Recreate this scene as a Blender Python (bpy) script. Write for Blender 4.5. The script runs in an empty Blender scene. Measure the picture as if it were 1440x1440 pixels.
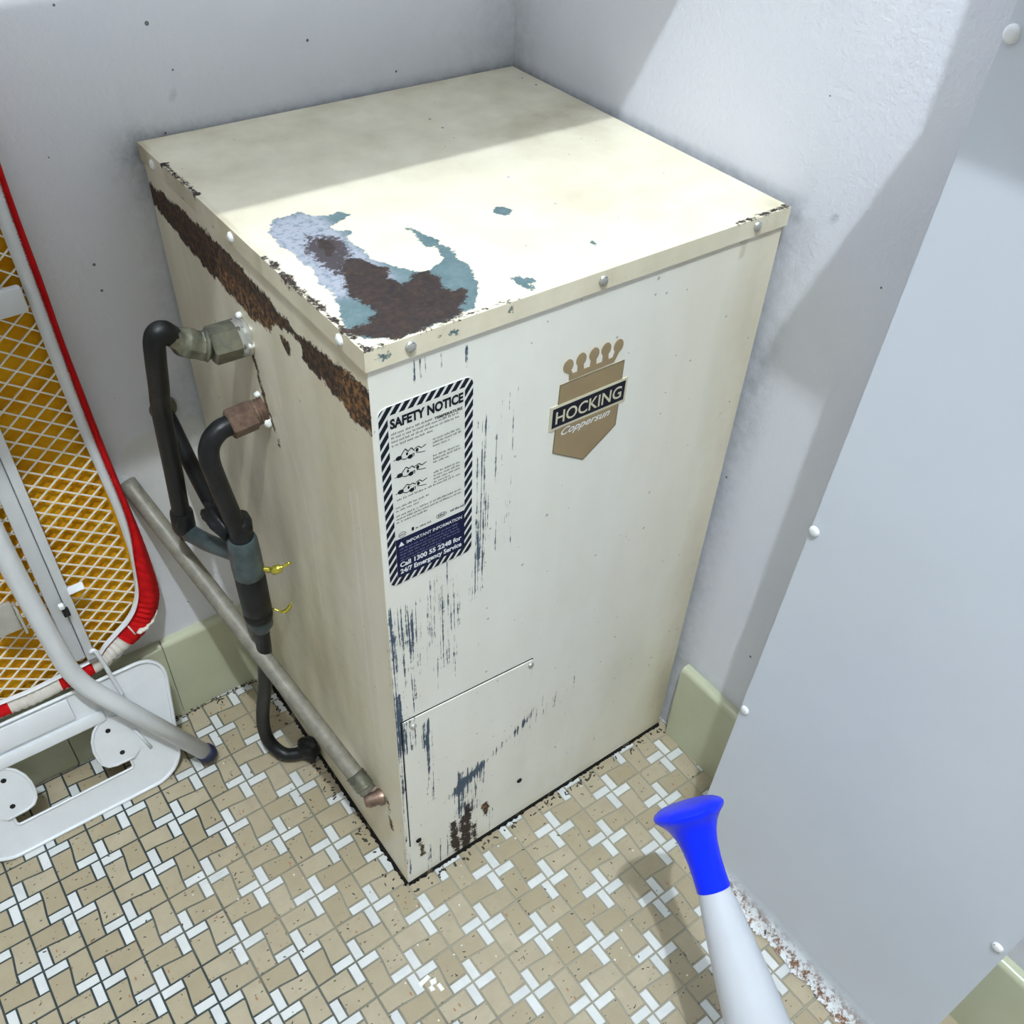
import bpy, bmesh, math, random
import numpy as np
from mathutils import Vector, Matrix

# ------------------------------------------------------------------ camera, light, exposure
U = 0.8                      # the heater is 0.8 m tall; the numbers below are in heater heights
scene = bpy.context.scene
COL = scene.collection
CAM_R = ((0.803733, 0.390491, -0.44892), (-0.593437, 0.580587, -0.557451), (0.042958, 0.714448, 0.698369))
CAM_C = (-0.3298445, -0.6381297, 1.4595642)
CAM_F = 1333.573
cam_data = bpy.data.cameras.new('camera')
cam = bpy.data.objects.new('camera', cam_data)
COL.objects.link(cam)
cam.matrix_world = Matrix.Translation(Vector(CAM_C) * U) @ Matrix(CAM_R).to_4x4()
cam_data.sensor_width = 36.0
cam_data.lens = CAM_F / 1440.0 * 36.0
cam_data.shift_x = -8.919 / 1440.0
cam_data.shift_y = 48.604 / 1440.0
cam_data.clip_start = 0.02
scene.camera = cam

world = bpy.data.worlds.new('room_light')
scene.world = world
world.use_nodes = True
world.node_tree.nodes['Background'].inputs[0].default_value = (0.975, 1.0, 0.94, 1)
world.node_tree.nodes['Background'].inputs[1].default_value = 0.345

lamp_data = bpy.data.lights.new('ceiling_bulb', 'POINT')
lamp_data.energy = 170.0
lamp_data.color = (0.85, 0.935, 1.0)
lamp_data.shadow_soft_size = 0.022
lamp = bpy.data.objects.new('ceiling_bulb', lamp_data)
COL.objects.link(lamp)
lamp.location = Vector((-0.48, -1.07, 3.7)) * U

scene.view_settings.view_transform = 'Standard'
scene.view_settings.look = 'None'
scene.view_settings.gamma = 1.0
scene.view_settings.exposure = 0.16
scene.view_settings.use_curve_mapping = False

rng = random.Random(7)
nrng = np.random.default_rng(7)
HW, HD = 0.5434, 0.5297       # heater width and depth


def in_view(p, margin=0.0):
    v = Matrix(CAM_R).transposed() @ (Vector(p) - Vector(CAM_C))
    if v.z > -0.05:
        return None
    x = 728.9 + CAM_F * v.x / -v.z
    y = 768.6 - CAM_F * v.y / -v.z
    return (-margin < x < 1440 + margin and -margin < y < 1440 + margin), -v.z


# ------------------------------------------------------------------ materials
class Mat:
    def __init__(self, name, rough=0.5, metallic=0.0, spec=0.5):
        self.m = bpy.data.materials.new(name)
        self.m.use_nodes = True
        self.t = self.m.node_tree
        self.b = self.t.nodes['Principled BSDF']
        self.b.inputs['Roughness'].default_value = rough
        self.b.inputs['Metallic'].default_value = metallic
        self.b.inputs['Specular IOR Level'].default_value = spec

    def put(self, sock, v):
        if isinstance(v, bpy.types.NodeSocket):
            self.t.links.new(v, sock)
        elif isinstance(v, (tuple, list)) and len(v) == 3 and sock.type == 'RGBA':
            sock.default_value = (*v, 1)
        else:
            sock.default_value = v

    def n(self, kind, ins=None, **props):
        nd = self.t.nodes.new(kind)
        for k, v in props.items():
            setattr(nd, k, v)
        for k, v in (ins or {}).items():
            self.put(nd.inputs[k], v)
        return nd

    def coord(self, scale=(1, 1, 1), world_space=False):
        if world_space:
            src = self.n('ShaderNodeNewGeometry').outputs['Position']
        else:
            src = self.n('ShaderNodeTexCoord').outputs['Object']
        s = tuple(c / U for c in scale)
        return self.n('ShaderNodeMapping', {'Vector': src, 'Scale': s}).outputs[0]

    def noise(self, vec, scale, detail=4.0, rough=0.6):
        return self.n('ShaderNodeTexNoise', {'Vector': vec, 'Scale': scale, 'Detail': detail, 'Roughness': rough}).outputs['Fac']

    def vor(self, vec, scale, feature='F1', rand=1.0):
        return self.n('ShaderNodeTexVoronoi', {'Vector': vec, 'Scale': scale, 'Randomness': rand}, feature=feature)

    def math(self, op, a, b=0.0, c=0.0, clamp=False):
        return self.n('ShaderNodeMath', {0: a, 1: b, 2: c}, operation=op, use_clamp=clamp).outputs[0]

    def step(self, v, lo, hi, a=0.0, b=1.0):
        return self.n('ShaderNodeMapRange', {'Value': v, 'From Min': lo, 'From Max': hi, 'To Min': a, 'To Max': b}).outputs[0]

    def mix(self, fac, a, b):
        nd = self.n('ShaderNodeMix', data_type='RGBA')
        self.put(nd.inputs[0], fac)
        self.put(nd.inputs[6], a)
        self.put(nd.inputs[7], b)
        return nd.outputs[2]

    def attr(self, name):
        return self.n('ShaderNodeAttribute', attribute_name=name).outputs['Fac']

    def color(self, v):
        self.put(self.b.inputs['Base Color'], v)

    def bump(self, h, strength=0.3, dist=0.002):
        nd = self.n('ShaderNodeBump', {'Height': h, 'Strength': strength, 'Distance': dist})
        self.put(self.b.inputs['Normal'], nd.outputs[0])


def simple(name, col, rough=0.5, metallic=0.0, var=0.12, scale=30, bump=0.0, bscale=200):
    m = Mat(name, rough, metallic)
    c = m.coord()
    n = m.noise(c, scale)
    m.color(m.mix(m.step(n, 0.3, 0.7), tuple(x * (1 - var) for x in col), tuple(min(1, x * (1 + var)) for x in col)))
    if bump:
        m.bump(m.noise(c, bscale), bump, 0.001)
    return m.m


def wall_paint(name, spots):
    m = Mat(name, 0.65, spec=0.3)
    c = m.coord()
    big = m.noise(c, 3.0, 3)
    col = m.mix(m.step(big, 0.3, 0.7), (0.69, 0.71, 0.785), (0.74, 0.755, 0.80))
    d = m.attr('dirt')
    fine = m.noise(c, 55, 6, 0.7)
    k = m.math('MULTIPLY', d, m.step(fine, 0.3, 0.7, 0.12, 0.52), clamp=True)
    col = m.mix(k, col, (0.075, 0.10, 0.115))
    v = m.vor(m.coord((1, 1, 1)), 24)
    sz = m.step(v.outputs['Color'], 0.55, 1.0, 0.0, 0.085)
    sp = m.math('LESS_THAN', v.outputs['Distance'], sz)
    col = m.mix(m.math('MULTIPLY', sp, spots), col, (0.07, 0.06, 0.06))
    dm = m.attr('damp')
    kk = m.step(m.math('ADD', dm, m.math('MULTIPLY', m.math('SUBTRACT', fine, 0.5), 0.5)), 0.45, 0.6)
    col = m.mix(m.math('MULTIPLY', kk, 0.5), col, (0.66, 0.67, 0.62))
    m.color(col)
    h = m.math('ADD', m.noise(c, 120, 3, 0.5), m.math('MULTIPLY', m.noise(c, 300, 3), 0.6))
    m.bump(h, 0.4, 0.0018)
    return m.m


def enamel(name):
    """old cream enamel: chipped to primer, rusted through, grimy; masks are stain shapes stored on the sheet"""
    m = Mat(name, 0.3)
    c = m.coord()
    cs = m.coord((300, 300, 9))       # long vertical scrapes
    big = m.noise(c, 5, 4)
    col = m.mix(m.step(big, 0.3, 0.75), (0.88, 0.88, 0.82), (0.84, 0.83, 0.75))
    col = m.mix(m.attr('cream'), col, (0.83, 0.735, 0.50))
    grime = m.attr('grime')
    f1 = m.noise(c, 34, 8, 0.75)
    f2 = m.noise(c, 130, 6, 0.7)
    gs = m.noise(m.coord((16, 16, 4)), 1.0, 3, 0.5)
    g = m.math('MULTIPLY', grime, m.math('ADD', m.step(gs, 0.3, 0.7, 0.1, 0.75), m.step(f1, 0.45, 0.75, 0.0, 0.25)), clamp=True)
    col = m.mix(g, col, (0.46, 0.40, 0.25))
    # pale run marks
    run = m.step(m.attr('run'), -0.001, 0.0012)
    col = m.mix(m.math('MULTIPLY', run, 0.5), col, (0.85, 0.86, 0.82))
    # freckles
    v = m.vor(c, 62)
    sz = m.step(v.outputs['Color'], 0.62, 1.0, 0.0, 0.15)
    col = m.mix(m.math('MULTIPLY', m.math('LESS_THAN', v.outputs['Distance'], sz), m.attr('freckle')), col, (0.075, 0.08, 0.085))
    # scrapes
    s = m.attr('scrape')
    sn = m.math('ADD', m.noise(cs, 1.0, 5, 0.65), m.math('MULTIPLY', m.math('SUBTRACT', m.noise(c, 60, 5, 0.8), 0.5), 0.42))
    ks = m.step(m.math('ADD', sn, m.math('MULTIPLY', s, 0.30)), 0.775, 0.815)
    col = m.mix(ks, col, (0.055, 0.085, 0.125))
    # primer showing
    ch = m.math('ADD', m.attr('chip'), m.math('MULTIPLY', m.math('SUBTRACT', m.noise(c, 45, 8, 0.75), 0.5), 0.030))
    kc = m.step(ch, 0.0, 0.0010)
    prim = m.mix(m.step(f1, 0.42, 0.6), (0.075, 0.125, 0.135), (0.115, 0.175, 0.185))
    worn = m.attr('worn')
    prim = m.mix(m.math('MULTIPLY', worn, m.step(f2, 0.35, 0.5), clamp=True), prim, (0.31, 0.325, 0.38))
    col = m.mix(kc, col, prim)
    kp = m.step(m.math('ADD', m.noise(c, 150, 5, 0.8), m.math('MULTIPLY', m.attr('pepper'), 0.185)), 0.70, 0.73)
    col = m.mix(kp, col, (0.045, 0.036, 0.04))
    # rust
    ru = m.math('ADD', m.attr('rust'), m.math('MULTIPLY', m.math('SUBTRACT', m.noise(c, 38, 9, 0.85), 0.5), 0.048))
    kr = m.step(ru, 0.0, 0.0012)
    rc = m.mix(m.step(f1, 0.35, 0.68), (0.009, 0.0055, 0.0055), (0.028, 0.017, 0.015))
    rc = m.mix(m.math('MULTIPLY', m.attr('orange'), m.step(f2, 0.45, 0.68), clamp=True), rc, (0.34, 0.16, 0.045))
    col = m.mix(kr, col, rc)
    m.color(col)
    bad = m.math('MAXIMUM', m.math('MAXIMUM', kc, kr), ks)
    m.put(m.b.inputs['Roughness'], m.step(bad, 0, 1, 0.28, 0.75))
    h = m.math('SUBTRACT', m.math('MULTIPLY', f2, m.step(kr, 0, 1, 0.05, 0.7)), bad)
    m.bump(h, 0.5, 0.0012)
    return m.m


def tile_mat(name, a, b, speck):
    m = Mat(name, 0.42)
    c = m.coord(world_space=True)
    r = m.n('ShaderNodeObjectInfo').outputs['Random']
    i = m.n('ShaderNodeNewGeometry').outputs['Random Per Island']
    k = m.math('FRACT', m.math('ADD', r, i))
    col = m.mix(k, a, b)
    n = m.noise(c, 30, 6, 0.7)
    col = m.mix(m.math('MULTIPLY', m.step(n, 0.40, 0.75), 0.35), col, tuple(x * 0.72 for x in a))
    if speck:
        for sc, lim, cc in (((1.0, 2.2, 1.0), 0.13, (0.05, 0.045, 0.035)), ((2.0, 1.0, 1.0), 0.10, (0.30, 0.15, 0.07)), ((1, 1, 1), 0.0, (0.70, 0.66, 0.55))):
            v = m.vor(m.coord(sc, True), 92 if lim > 0.11 else 55)
            sz = m.step(v.outputs['Color'], 0.34 if lim > 0.11 else 0.55, 0.85, 0.0, lim + 0.08)
            col = m.mix(m.math('LESS_THAN', v.outputs['Distance'], sz), col, cc)
    grime = m.noise(c, 9, 7, 0.7)
    col = m.mix(m.step(grime, 0.6, 0.8, 0, 0.45), col, (0.22, 0.205, 0.16))
    m.color(col)
    m.bump(m.noise(c, 160, 3), 0.12, 0.001)
    return m.m


def grout_mat():
    m = Mat('grout', 0.85)
    c = m.coord(world_space=True)
    n = m.noise(c, 4.5, 5, 0.6)
    sep = m.n('ShaderNodeSeparateXYZ', {0: c})
    v = m.math('ADD', m.math('MULTIPLY', sep.outputs[0], 1.3), m.math('MULTIPLY', m.math('SUBTRACT', n, 0.5), 1.4))
    col = m.mix(m.step(v, -0.45, 0.05), (0.028, 0.042, 0.042), (0.28, 0.265, 0.205))
    m.color(col)
    m.bump(m.noise(c, 200, 3), 0.4, 0.001)
    return m.m


def glazed(name, a, b, rough=0.22):
    m = Mat(name, rough)
    c = m.coord(world_space=True)
    n = m.noise(c, 7, 5, 0.65)
    col = m.mix(m.step(n, 0.3, 0.7), a, b)
    sp = m.noise(c, 90, 5, 0.8)
    col = m.mix(m.step(sp, 0.70, 0.78), col, (0.12, 0.12, 0.10))
    m.color(col)
    return m.m


def pipe_mat(name, base, spot, lo, hi, rough=0.45, metallic=0.0, scale=25):
    m = Mat(name, rough, metallic)
    c = m.coord()
    n = m.noise(c, scale, 7, 0.7)
    col = m.mix(m.step(n, lo, hi), base, spot)
    m.color(col)
    m.bump(m.noise(c, 140, 4), 0.25, 0.001)
    return m.m


MT = {}
MT['wall'] = wall_paint('wall_paint', 0.85)
MT['ceiling_white'] = simple('ceiling_white', (0.8, 0.8, 0.78), 0.8)
MT['enamel'] = enamel('cream_enamel')
MT['tan'] = tile_mat('tan_tile', (0.325, 0.27, 0.175), (0.40, 0.345, 0.245), True)
MT['white_tile'] = tile_mat('white_tile', (0.58, 0.60, 0.60), (0.67, 0.685, 0.68), False)
MT['grout'] = grout_mat()
MT['baseboard'] = glazed('green_glaze', (0.45, 0.47, 0.33), (0.52, 0.535, 0.39))
MT['mortar'] = simple('mortar', (0.40, 0.40, 0.33), 0.9, bump=0.4)
MT['panel'] = simple('grey_white_paint', (0.66, 0.71, 0.79), 0.38, var=0.03, scale=4, bump=0.03, bscale=60)
MT['board_white'] = simple('white_powder_coat', (0.70, 0.725, 0.75), 0.32, var=0.03)
MT['black'] = pipe_mat('black_lagging', (0.005, 0.0055, 0.006), (0.012, 0.0135, 0.016), 0.4, 0.7, 0.42)
MT['black'].node_tree.nodes['Principled BSDF'].inputs['Specular IOR Level'].default_value = 0.3
MT['flaked_black'] = pipe_mat('flaking_black', (0.005, 0.0055, 0.006), (0.55, 0.52, 0.42), 0.655, 0.665, 0.45, scale=14)
MT['grey_pipe'] = pipe_mat('galvanised', (0.15, 0.142, 0.115), (0.27, 0.252, 0.205), 0.35, 0.7, 0.5, 0.1, 60)
MT['brass_dull'] = pipe_mat('dull_brass', (0.10, 0.105, 0.085), (0.24, 0.235, 0.17), 0.35, 0.65, 0.4, 0.6, 45)
MT['copper_dull'] = pipe_mat('dull_copper', (0.13, 0.085, 0.065), (0.30, 0.20, 0.15), 0.35, 0.65, 0.4, 0.6, 45)
MT['brass'] = simple('bright_brass', (0.62, 0.55, 0.08), 0.25, 0.8)
MT['tape'] = pipe_mat('green_tape', (0.025, 0.036, 0.04), (0.075, 0.11, 0.115), 0.4, 0.7, 0.35)
MT['steel'] = simple('screw_steel', (0.55, 0.55, 0.52), 0.35, 0.7)
MT['painted_screw'] = simple('painted_screw', (0.82, 0.84, 0.86), 0.35)
MT['white_blob'] = simple('white_sealant', (0.85, 0.87, 0.86), 0.5)
MT['dark'] = simple('dark_gap', (0.02, 0.02, 0.02), 0.9)
MT['felt'] = pipe_mat('ochre_felt', (0.54, 0.21, 0.004), (0.80, 0.43, 0.018), 0.3, 0.7, 0.95, scale=26)
MT['red'] = pipe_mat('red_fabric', (0.43, 0.003, 0.005), (0.58, 0.008, 0.009), 0.35, 0.7, 0.8, scale=40)
MT['cream_cloth'] = pipe_mat('cream_fabric', (0.62, 0.58, 0.52), (0.75, 0.72, 0.66), 0.35, 0.7, 0.9, scale=40)
MT['mesh'] = simple('mesh_paint', (0.80, 0.78, 0.70), 0.5, var=0.05)
MT['navy_rubber'] = simple('navy_rubber', (0.010, 0.014, 0.045), 0.55)
MT['blue'] = simple('blue_plastic', (0.0005, 0.020, 0.88), 0.25, var=0.04)
MT['blue'].node_tree.nodes['Principled BSDF'].inputs['Specular IOR Level'].default_value = 0.3
MT['horn_white'] = simple('white_plastic', (0.52, 0.545, 0.59), 0.35, var=0.02)
MT['label_paper'] = simple('label_paper', (0.76, 0.76, 0.70), 0.5, var=0.05)
MT['ink'] = simple('black_ink', (0.012, 0.013, 0.02), 0.45)
MT['faded_ink'] = simple('faded_ink', (0.19, 0.19, 0.185), 0.5)
MT['navy_ink'] = simple('navy_ink', (0.010, 0.012, 0.045), 0.45)
MT['label_white'] = simple('label_white', (0.78, 0.79, 0.78), 0.5, var=0.03)
MT['pale_navy'] = simple('pale_navy', (0.11, 0.12, 0.23), 0.5)
MT['gold'] = simple('gold_foil', (0.33, 0.245, 0.135), 0.35, 0.15, var=0.08)
MT['gold_edge'] = simple('gold_edge', (0.10, 0.095, 0.05), 0.45)
MT['cream_letter'] = simple('cream_letter', (0.60, 0.57, 0.42), 0.4)
m_ = Mat('crumbling_plaster', 0.9)
c_ = m_.coord(world_space=True)
n_ = m_.noise(c_, 60, 8, 0.75)
col_ = m_.mix(m_.step(n_, 0.45, 0.52), (0.20, 0.10, 0.055), (0.74, 0.76, 0.78))
col_ = m_.mix(m_.step(m_.noise(c_, 75, 6, 0.7), 0.60, 0.64), col_, (0.03, 0.028, 0.022))
m_.color(m_.mix(m_.attr('clean'), col_, (0.64, 0.69, 0.76)))
m_.bump(n_, 0.6, 0.003)
MT['crumble'] = m_.m
MT['grime_shade'] = pipe_mat('grime_shade', (0.012, 0.012, 0.011), (0.12, 0.10, 0.07), 0.56, 0.66, 0.9, scale=40)  # black for grime and painted shadow at the heater foot
MT['dirt'] = simple('dirt_crumb', (0.045, 0.04, 0.03), 0.9)


for k_, s_ in (('ink', .12), ('navy_ink', .12), ('faded_ink', .15), ('red', .15), ('felt', .1), ('flaked_black', .3), ('gold', .3), ('dark', .1), ('grime_shade', .1)):
    MT[k_].node_tree.nodes['Principled BSDF'].inputs['Specular IOR Level'].default_value = s_


# ------------------------------------------------------------------ builders (unit = heater height, scaled by U)
def link(name, verts, faces, mat, parent=None, base=(0, 0, 0), smooth=False, fields=None, mats=None, fmat=None):
    me = bpy.data.meshes.new(name)
    b = np.asarray(base, float)
    v = (np.asarray(verts, float) - b) * U
    me.from_pydata(v.tolist(), [], [list(map(int, f)) for f in faces])
    if mats:
        for mm in mats:
            me.materials.append(MT[mm])
        me.polygons.foreach_set('material_index', fmat)
    else:
        me.materials.append(MT[mat])
    for k, a in (fields or {}).items():
        at = me.attributes.new(k, 'FLOAT', 'POINT')
        at.data.foreach_set('value', np.asarray(a, np.float32).ravel())
    me.update()
    if smooth:
        me.polygons.foreach_set('use_smooth', [True] * len(me.polygons))
        if smooth != 'all':
            me.set_sharp_from_angle(angle=math.radians(40))
    o = bpy.data.objects.new(name, me)
    COL.objects.link(o)
    if parent is not None:
        o.parent = parent
    else:
        o.location = b * U
    return o


def tag(o, label=None, cat=None, group=None, kind=None):
    for k, v in (('label', label), ('category', cat), ('group', group), ('kind', kind)):
        if v:
            o[k] = v
    return o


def thing(name, base, label, cat, group=None):
    o = bpy.data.objects.new(name, None)
    o.empty_display_size = 0.05
    o.location = Vector(base) * U
    COL.objects.link(o)
    tag(o, label, cat, group)
    return o


def base_of(root):
    while root.parent:
        root = root.parent
    return np.array(root.location) / U


def part(root, name, geo, mat, smooth=False, label=None, **kw):
    v, f = geo[0], geo[1]
    o = link(name, v, f, mat, root, base_of(root), smooth, **kw)
    if label:
        o['label'] = label
    return o


def join(*geos):
    V, F = [], []
    for v, f in geos:
        k = len(V)
        V += [tuple(x) for x in v]
        F += [[i + k for i in ff] for ff in f]
    return V, F


def bevel_box(lo, hi, bev=0.0, seg=2):
    bm = bmesh.new()
    bmesh.ops.create_cube(bm, size=1.0)
    for v in bm.verts:
        v.co = Vector([lo[i] + (v.co[i] + 0.5) * (hi[i] - lo[i]) for i in range(3)])
    if bev:
        bmesh.ops.bevel(bm, geom=list(bm.edges), offset=bev, segments=seg, affect='EDGES', profile=0.5)
    r = from_bm(bm)
    return r


def from_bm(bm):
    bm.verts.index_update()
    V = [tuple(v.co) for v in bm.verts]
    F = [[v.index for v in f.verts] for f in bm.faces]
    bm.free()
    return V, F


def frame_of(d, up=None):
    d = np.asarray(d, float)
    d = d / np.linalg.norm(d)
    u = np.array(up if up is not None else (0, 0, 1.0), float)
    if abs(d @ u) > 0.95:
        u = np.array((1.0, 0, 0)) if up is None else np.array((0, 1.0, 0))
    a = np.cross(u, d)
    a /= np.linalg.norm(a)
    return a, np.cross(d, a)


def smooth_path(pts, n=10):
    p = [np.asarray(x, float) for x in pts]
    p = [2 * p[0] - p[1]] + p + [2 * p[-1] - p[-2]]
    out = []
    for i in range(1, len(p) - 2):
        for k in range(n):
            t = k / n
            out.append(0.5 * ((2 * p[i]) + (-p[i - 1] + p[i + 1]) * t + (2 * p[i - 1] - 5 * p[i] + 4 * p[i + 1] - p[i + 2]) * t * t
                              + (-p[i - 1] + 3 * p[i] - 3 * p[i + 1] + p[i + 2]) * t ** 3))
    out.append(p[-2])
    return out


def round_path(pts, r, n=8):
    p = [np.asarray(x, float) for x in pts]
    out = [p[0]]
    for i in range(1, len(p) - 1):
        a, b, c = p[i - 1], p[i], p[i + 1]
        d1 = (a - b) / np.linalg.norm(a - b)
        d2 = (c - b) / np.linalg.norm(c - b)
        rr = min(r, 0.45 * np.linalg.norm(a - b), 0.45 * np.linalg.norm(c - b))
        s, e = b + d1 * rr, b + d2 * rr
        for k in range(n + 1):
            t = k / n
            out.append(s * (1 - t) ** 2 + 2 * b * t * (1 - t) + e * t * t)
    out.append(p[-1])
    return out


def tube(path, r, seg=16, cap=True, wob=0.0):
    path = [np.asarray(x, float) for x in path]
    n = len(path)
    rad = r if hasattr(r, '__len__') else [r] * n
    V, F = [], []
    a = None
    for i in range(n):
        d = path[min(i + 1, n - 1)] - path[max(i - 1, 0)]
        d = d / (np.linalg.norm(d) + 1e-12)
        if a is None:
            a, b = frame_of(d)
        else:
            a = a - d * (a @ d)
            a /= np.linalg.norm(a)
            b = np.cross(d, a)
        for k in range(seg):
            t = 2 * math.pi * k / seg
            rr = rad[i] * (1 + (wob * rng.uniform(-1, 1) if wob else 0))
            V.append(tuple(path[i] + a * math.cos(t) * rr + b * math.sin(t) * rr))
    for i in range(n - 1):
        for k in range(seg):
            k2 = (k + 1) % seg
            F.append([i * seg + k, i * seg + k2, (i + 1) * seg + k2, (i + 1) * seg + k])
    if cap:
        F.append([k for k in range(seg)][::-1])
        F.append([(n - 1) * seg + k for k in range(seg)])
    return V, F


def lathe(origin, axis, prof, seg=32):
    """prof: (distance along the axis, radius)"""
    o = np.asarray(origin, float)
    ax = np.asarray(axis, float)
    ax = ax / np.linalg.norm(ax)
    path = [o + ax * d for d, r in prof]
    a, b = frame_of(ax)
    V, F = [], []
    for p, (d, r) in zip(path, prof):
        for k in range(seg):
            t = 2 * math.pi * k / seg
            V.append(tuple(p + (a * math.cos(t) + b * math.sin(t)) * max(r, 1e-5)))
    for i in range(len(prof) - 1):
        for k in range(seg):
            k2 = (k + 1) % seg
            F.append([i * seg + k, i * seg + k2, (i + 1) * seg + k2, (i + 1) * seg + k])
    F.append([k for k in range(seg)][::-1])
    F.append([(len(prof) - 1) * seg + k for k in range(seg)])
    return V, F


def hexnut(origin, axis, length, r, seg=6):
    c = 0.12 * r
    return lathe(origin, axis, [(0, r * 0.86), (c, r), (length - c, r), (length, r * 0.86)], seg)


def screw(pos, nrm, r, slot_dir=None):
    """domed slotted head: dome and sunk slot in one mesh (second material is the slot)"""
    n = np.asarray(nrm, float)
    p = np.asarray(pos, float)
    v, f = lathe(p, n, [(0, r), (r * 0.25, r * 0.98), (r * 0.5, r * 0.75), (r * 0.6, r * 0.35), (r * 0.62, r * 0.02)], 14)
    fm = [0] * len(f)
    if slot_dir is not None:
        s = np.asarray(slot_dir, float)
        s = s - n * (s @ n)
        s /= np.linalg.norm(s)
        t = np.cross(n, s)
        k = len(v)
        c0 = p + n * (r * 0.63)
        for a, b in ((-1, -1), (1, -1), (1, 1), (-1, 1)):
            v.append(tuple(c0 + s * a * r * 0.8 + t * b * r * 0.13 - n * r * 0.12 * (1 if abs(a) else 0)))
        for a, b in ((-1, -1), (1, -1), (1, 1), (-1, 1)):
            v.append(tuple(c0 + s * a * r * 0.8 + t * b * r * 0.13 - n * r * 0.6))
        q = [[0, 1, 2, 3], [0, 4, 5, 1], [1, 5, 6, 2], [2, 6, 7, 3], [3, 7, 4, 0]]
        f += [[i + k for i in x] for x in q]
        fm += [1] * 5
    return v, f, fm


def add_screw(root, name, pos, nrm, r, mat='steel', slot=(1, 0.3, 0.5), label=None):
    v, f, fm = screw(pos, nrm, r, slot)
    o = link(name, v, f, None, root, base_of(root), 'auto', mats=[mat, 'dark'], fmat=fm)
    if label:
        o['label'] = label
    return o


def extrude_poly(pts2, to3, depth_vec):
    """flat polygon (list of 2-D points) mapped to 3-D by to3 and thickened by depth_vec"""
    n = len(pts2)
    d = np.asarray(depth_vec, float)
    a = [np.asarray(to3(*p), float) for p in pts2]
    V = [tuple(x) for x in a] + [tuple(x + d) for x in a]
    F = [list(range(n)), list(range(n, 2 * n))[::-1]]
    F += [[i, i + n, (i + 1) % n + n, (i + 1) % n] for i in range(n)]
    return V, F


def sheet(o, du, dv, nu, nv, back=None):
    """grid on the parallelogram o, du, dv; with 'back' its rim is folded back by that vector and closed"""
    o, du, dv = (np.asarray(x, float) for x in (o, du, dv))
    s, t = np.meshgrid(np.linspace(0, 1, nu + 1), np.linspace(0, 1, nv + 1), indexing='ij')
    P = o + s[..., None] * du + t[..., None] * dv
    V = P.reshape(-1, 3)
    idx = np.arange((nu + 1) * (nv + 1)).reshape(nu + 1, nv + 1)
    q = np.stack([idx[:-1, :-1], idx[1:, :-1], idx[1:, 1:], idx[:-1, 1:]], -1).reshape(-1, 4)
    F = q.tolist()
    if back is not None:
        rim = list(idx[:, 0]) + list(idx[-1, 1:]) + list(idx[-2::-1, -1]) + list(idx[0, -2:0:-1])
        k = len(V)
        V = np.vstack([V, V[rim] + np.asarray(back, float)])
        m = len(rim)
        for i in range(m):
            j = (i + 1) % m
            F.append([rim[j], rim[i], k + i, k + j])
        F.append([k + i for i in range(m)][::-1])
    return V, F


def sdf_poly(px, py, poly):
    """signed distance, positive inside"""
    poly = np.asarray(poly, float)
    d = np.full(px.shape, 1e9)
    inside = np.zeros(px.shape, bool)
    n = len(poly)
    for i in range(n):
        a, b = poly[i], poly[(i + 1) % n]
        e = b - a
        wx, wy = px - a[0], py - a[1]
        t = np.clip((wx * e[0] + wy * e[1]) / (e @ e + 1e-12), 0, 1)
        d = np.minimum(d, np.hypot(wx - e[0] * t, wy - e[1] * t))
        c = (a[1] > py) != (b[1] > py)
        with np.errstate(divide='ignore', invalid='ignore'):
            xx = a[0] + (py - a[1]) * e[0] / (e[1] if e[1] != 0 else 1e-12)
        inside ^= c & (px < xx)
    return np.where(inside, d, -d)


def sdf_line(px, py, pts, r):
    d = np.full(px.shape, 1e9)
    for a, b in zip(pts[:-1], pts[1:]):
        a, b = np.asarray(a, float), np.asarray(b, float)
        e = b - a
        wx, wy = px - a[0], py - a[1]
        t = np.clip((wx * e[0] + wy * e[1]) / (e @ e + 1e-12), 0, 1)
        d = np.minimum(d, np.hypot(wx - e[0] * t, wy - e[1] * t))
    return r - d


def blob(px, py, cx, cy, rx, ry, k=1.0):
    return k * np.exp(-(((px - cx) / rx) ** 2 + ((py - cy) / ry) ** 2))


def softbox(px, py, x0, x1, y0, y1, w=0.01):
    def sm(v):
        v = np.clip(v, 0, 1)
        return v * v * (3 - 2 * v)
    return sm((px - x0) / w + .5) * sm((x1 - px) / w + .5) * sm((py - y0) / w + .5) * sm((y1 - py) / w + .5)


def text_geo(s, size, to3, shear=0.0, offset=0.0, width=None, depth=None, space=1.0):
    """text as flat mesh; left edge at 0, baseline 0, mapped to 3-D by to3(x, y)"""
    cu = bpy.data.curves.new('t', 'FONT')
    cu.body = s
    cu.size = size
    cu.shear = shear
    cu.offset = offset
    cu.space_character = space
    cu.resolution_u = 3
    ob = bpy.data.objects.new('t', cu)
    COL.objects.link(ob)
    dg = bpy.context.evaluated_depsgraph_get()
    me = bpy.data.meshes.new_from_object(ob.evaluated_get(dg))
    P = np.array([v.co[:2] for v in me.vertices])
    F = [list(p.vertices) for p in me.polygons]
    bpy.data.objects.remove(ob)
    bpy.data.curves.remove(cu)
    bpy.data.meshes.remove(me)
    P[:, 0] -= P[:, 0].min()
    if width:
        P[:, 0] *= width / P[:, 0].max()
    V = [tuple(to3(x, y)) for x, y in P]
    return V, F


# ------------------------------------------------------------------ the room
WALL_Y = 0.535
WX0, WXK = 0.552, 0.012


def wall_x(y):
    return WX0 + (WALL_Y - y) * WXK


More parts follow.
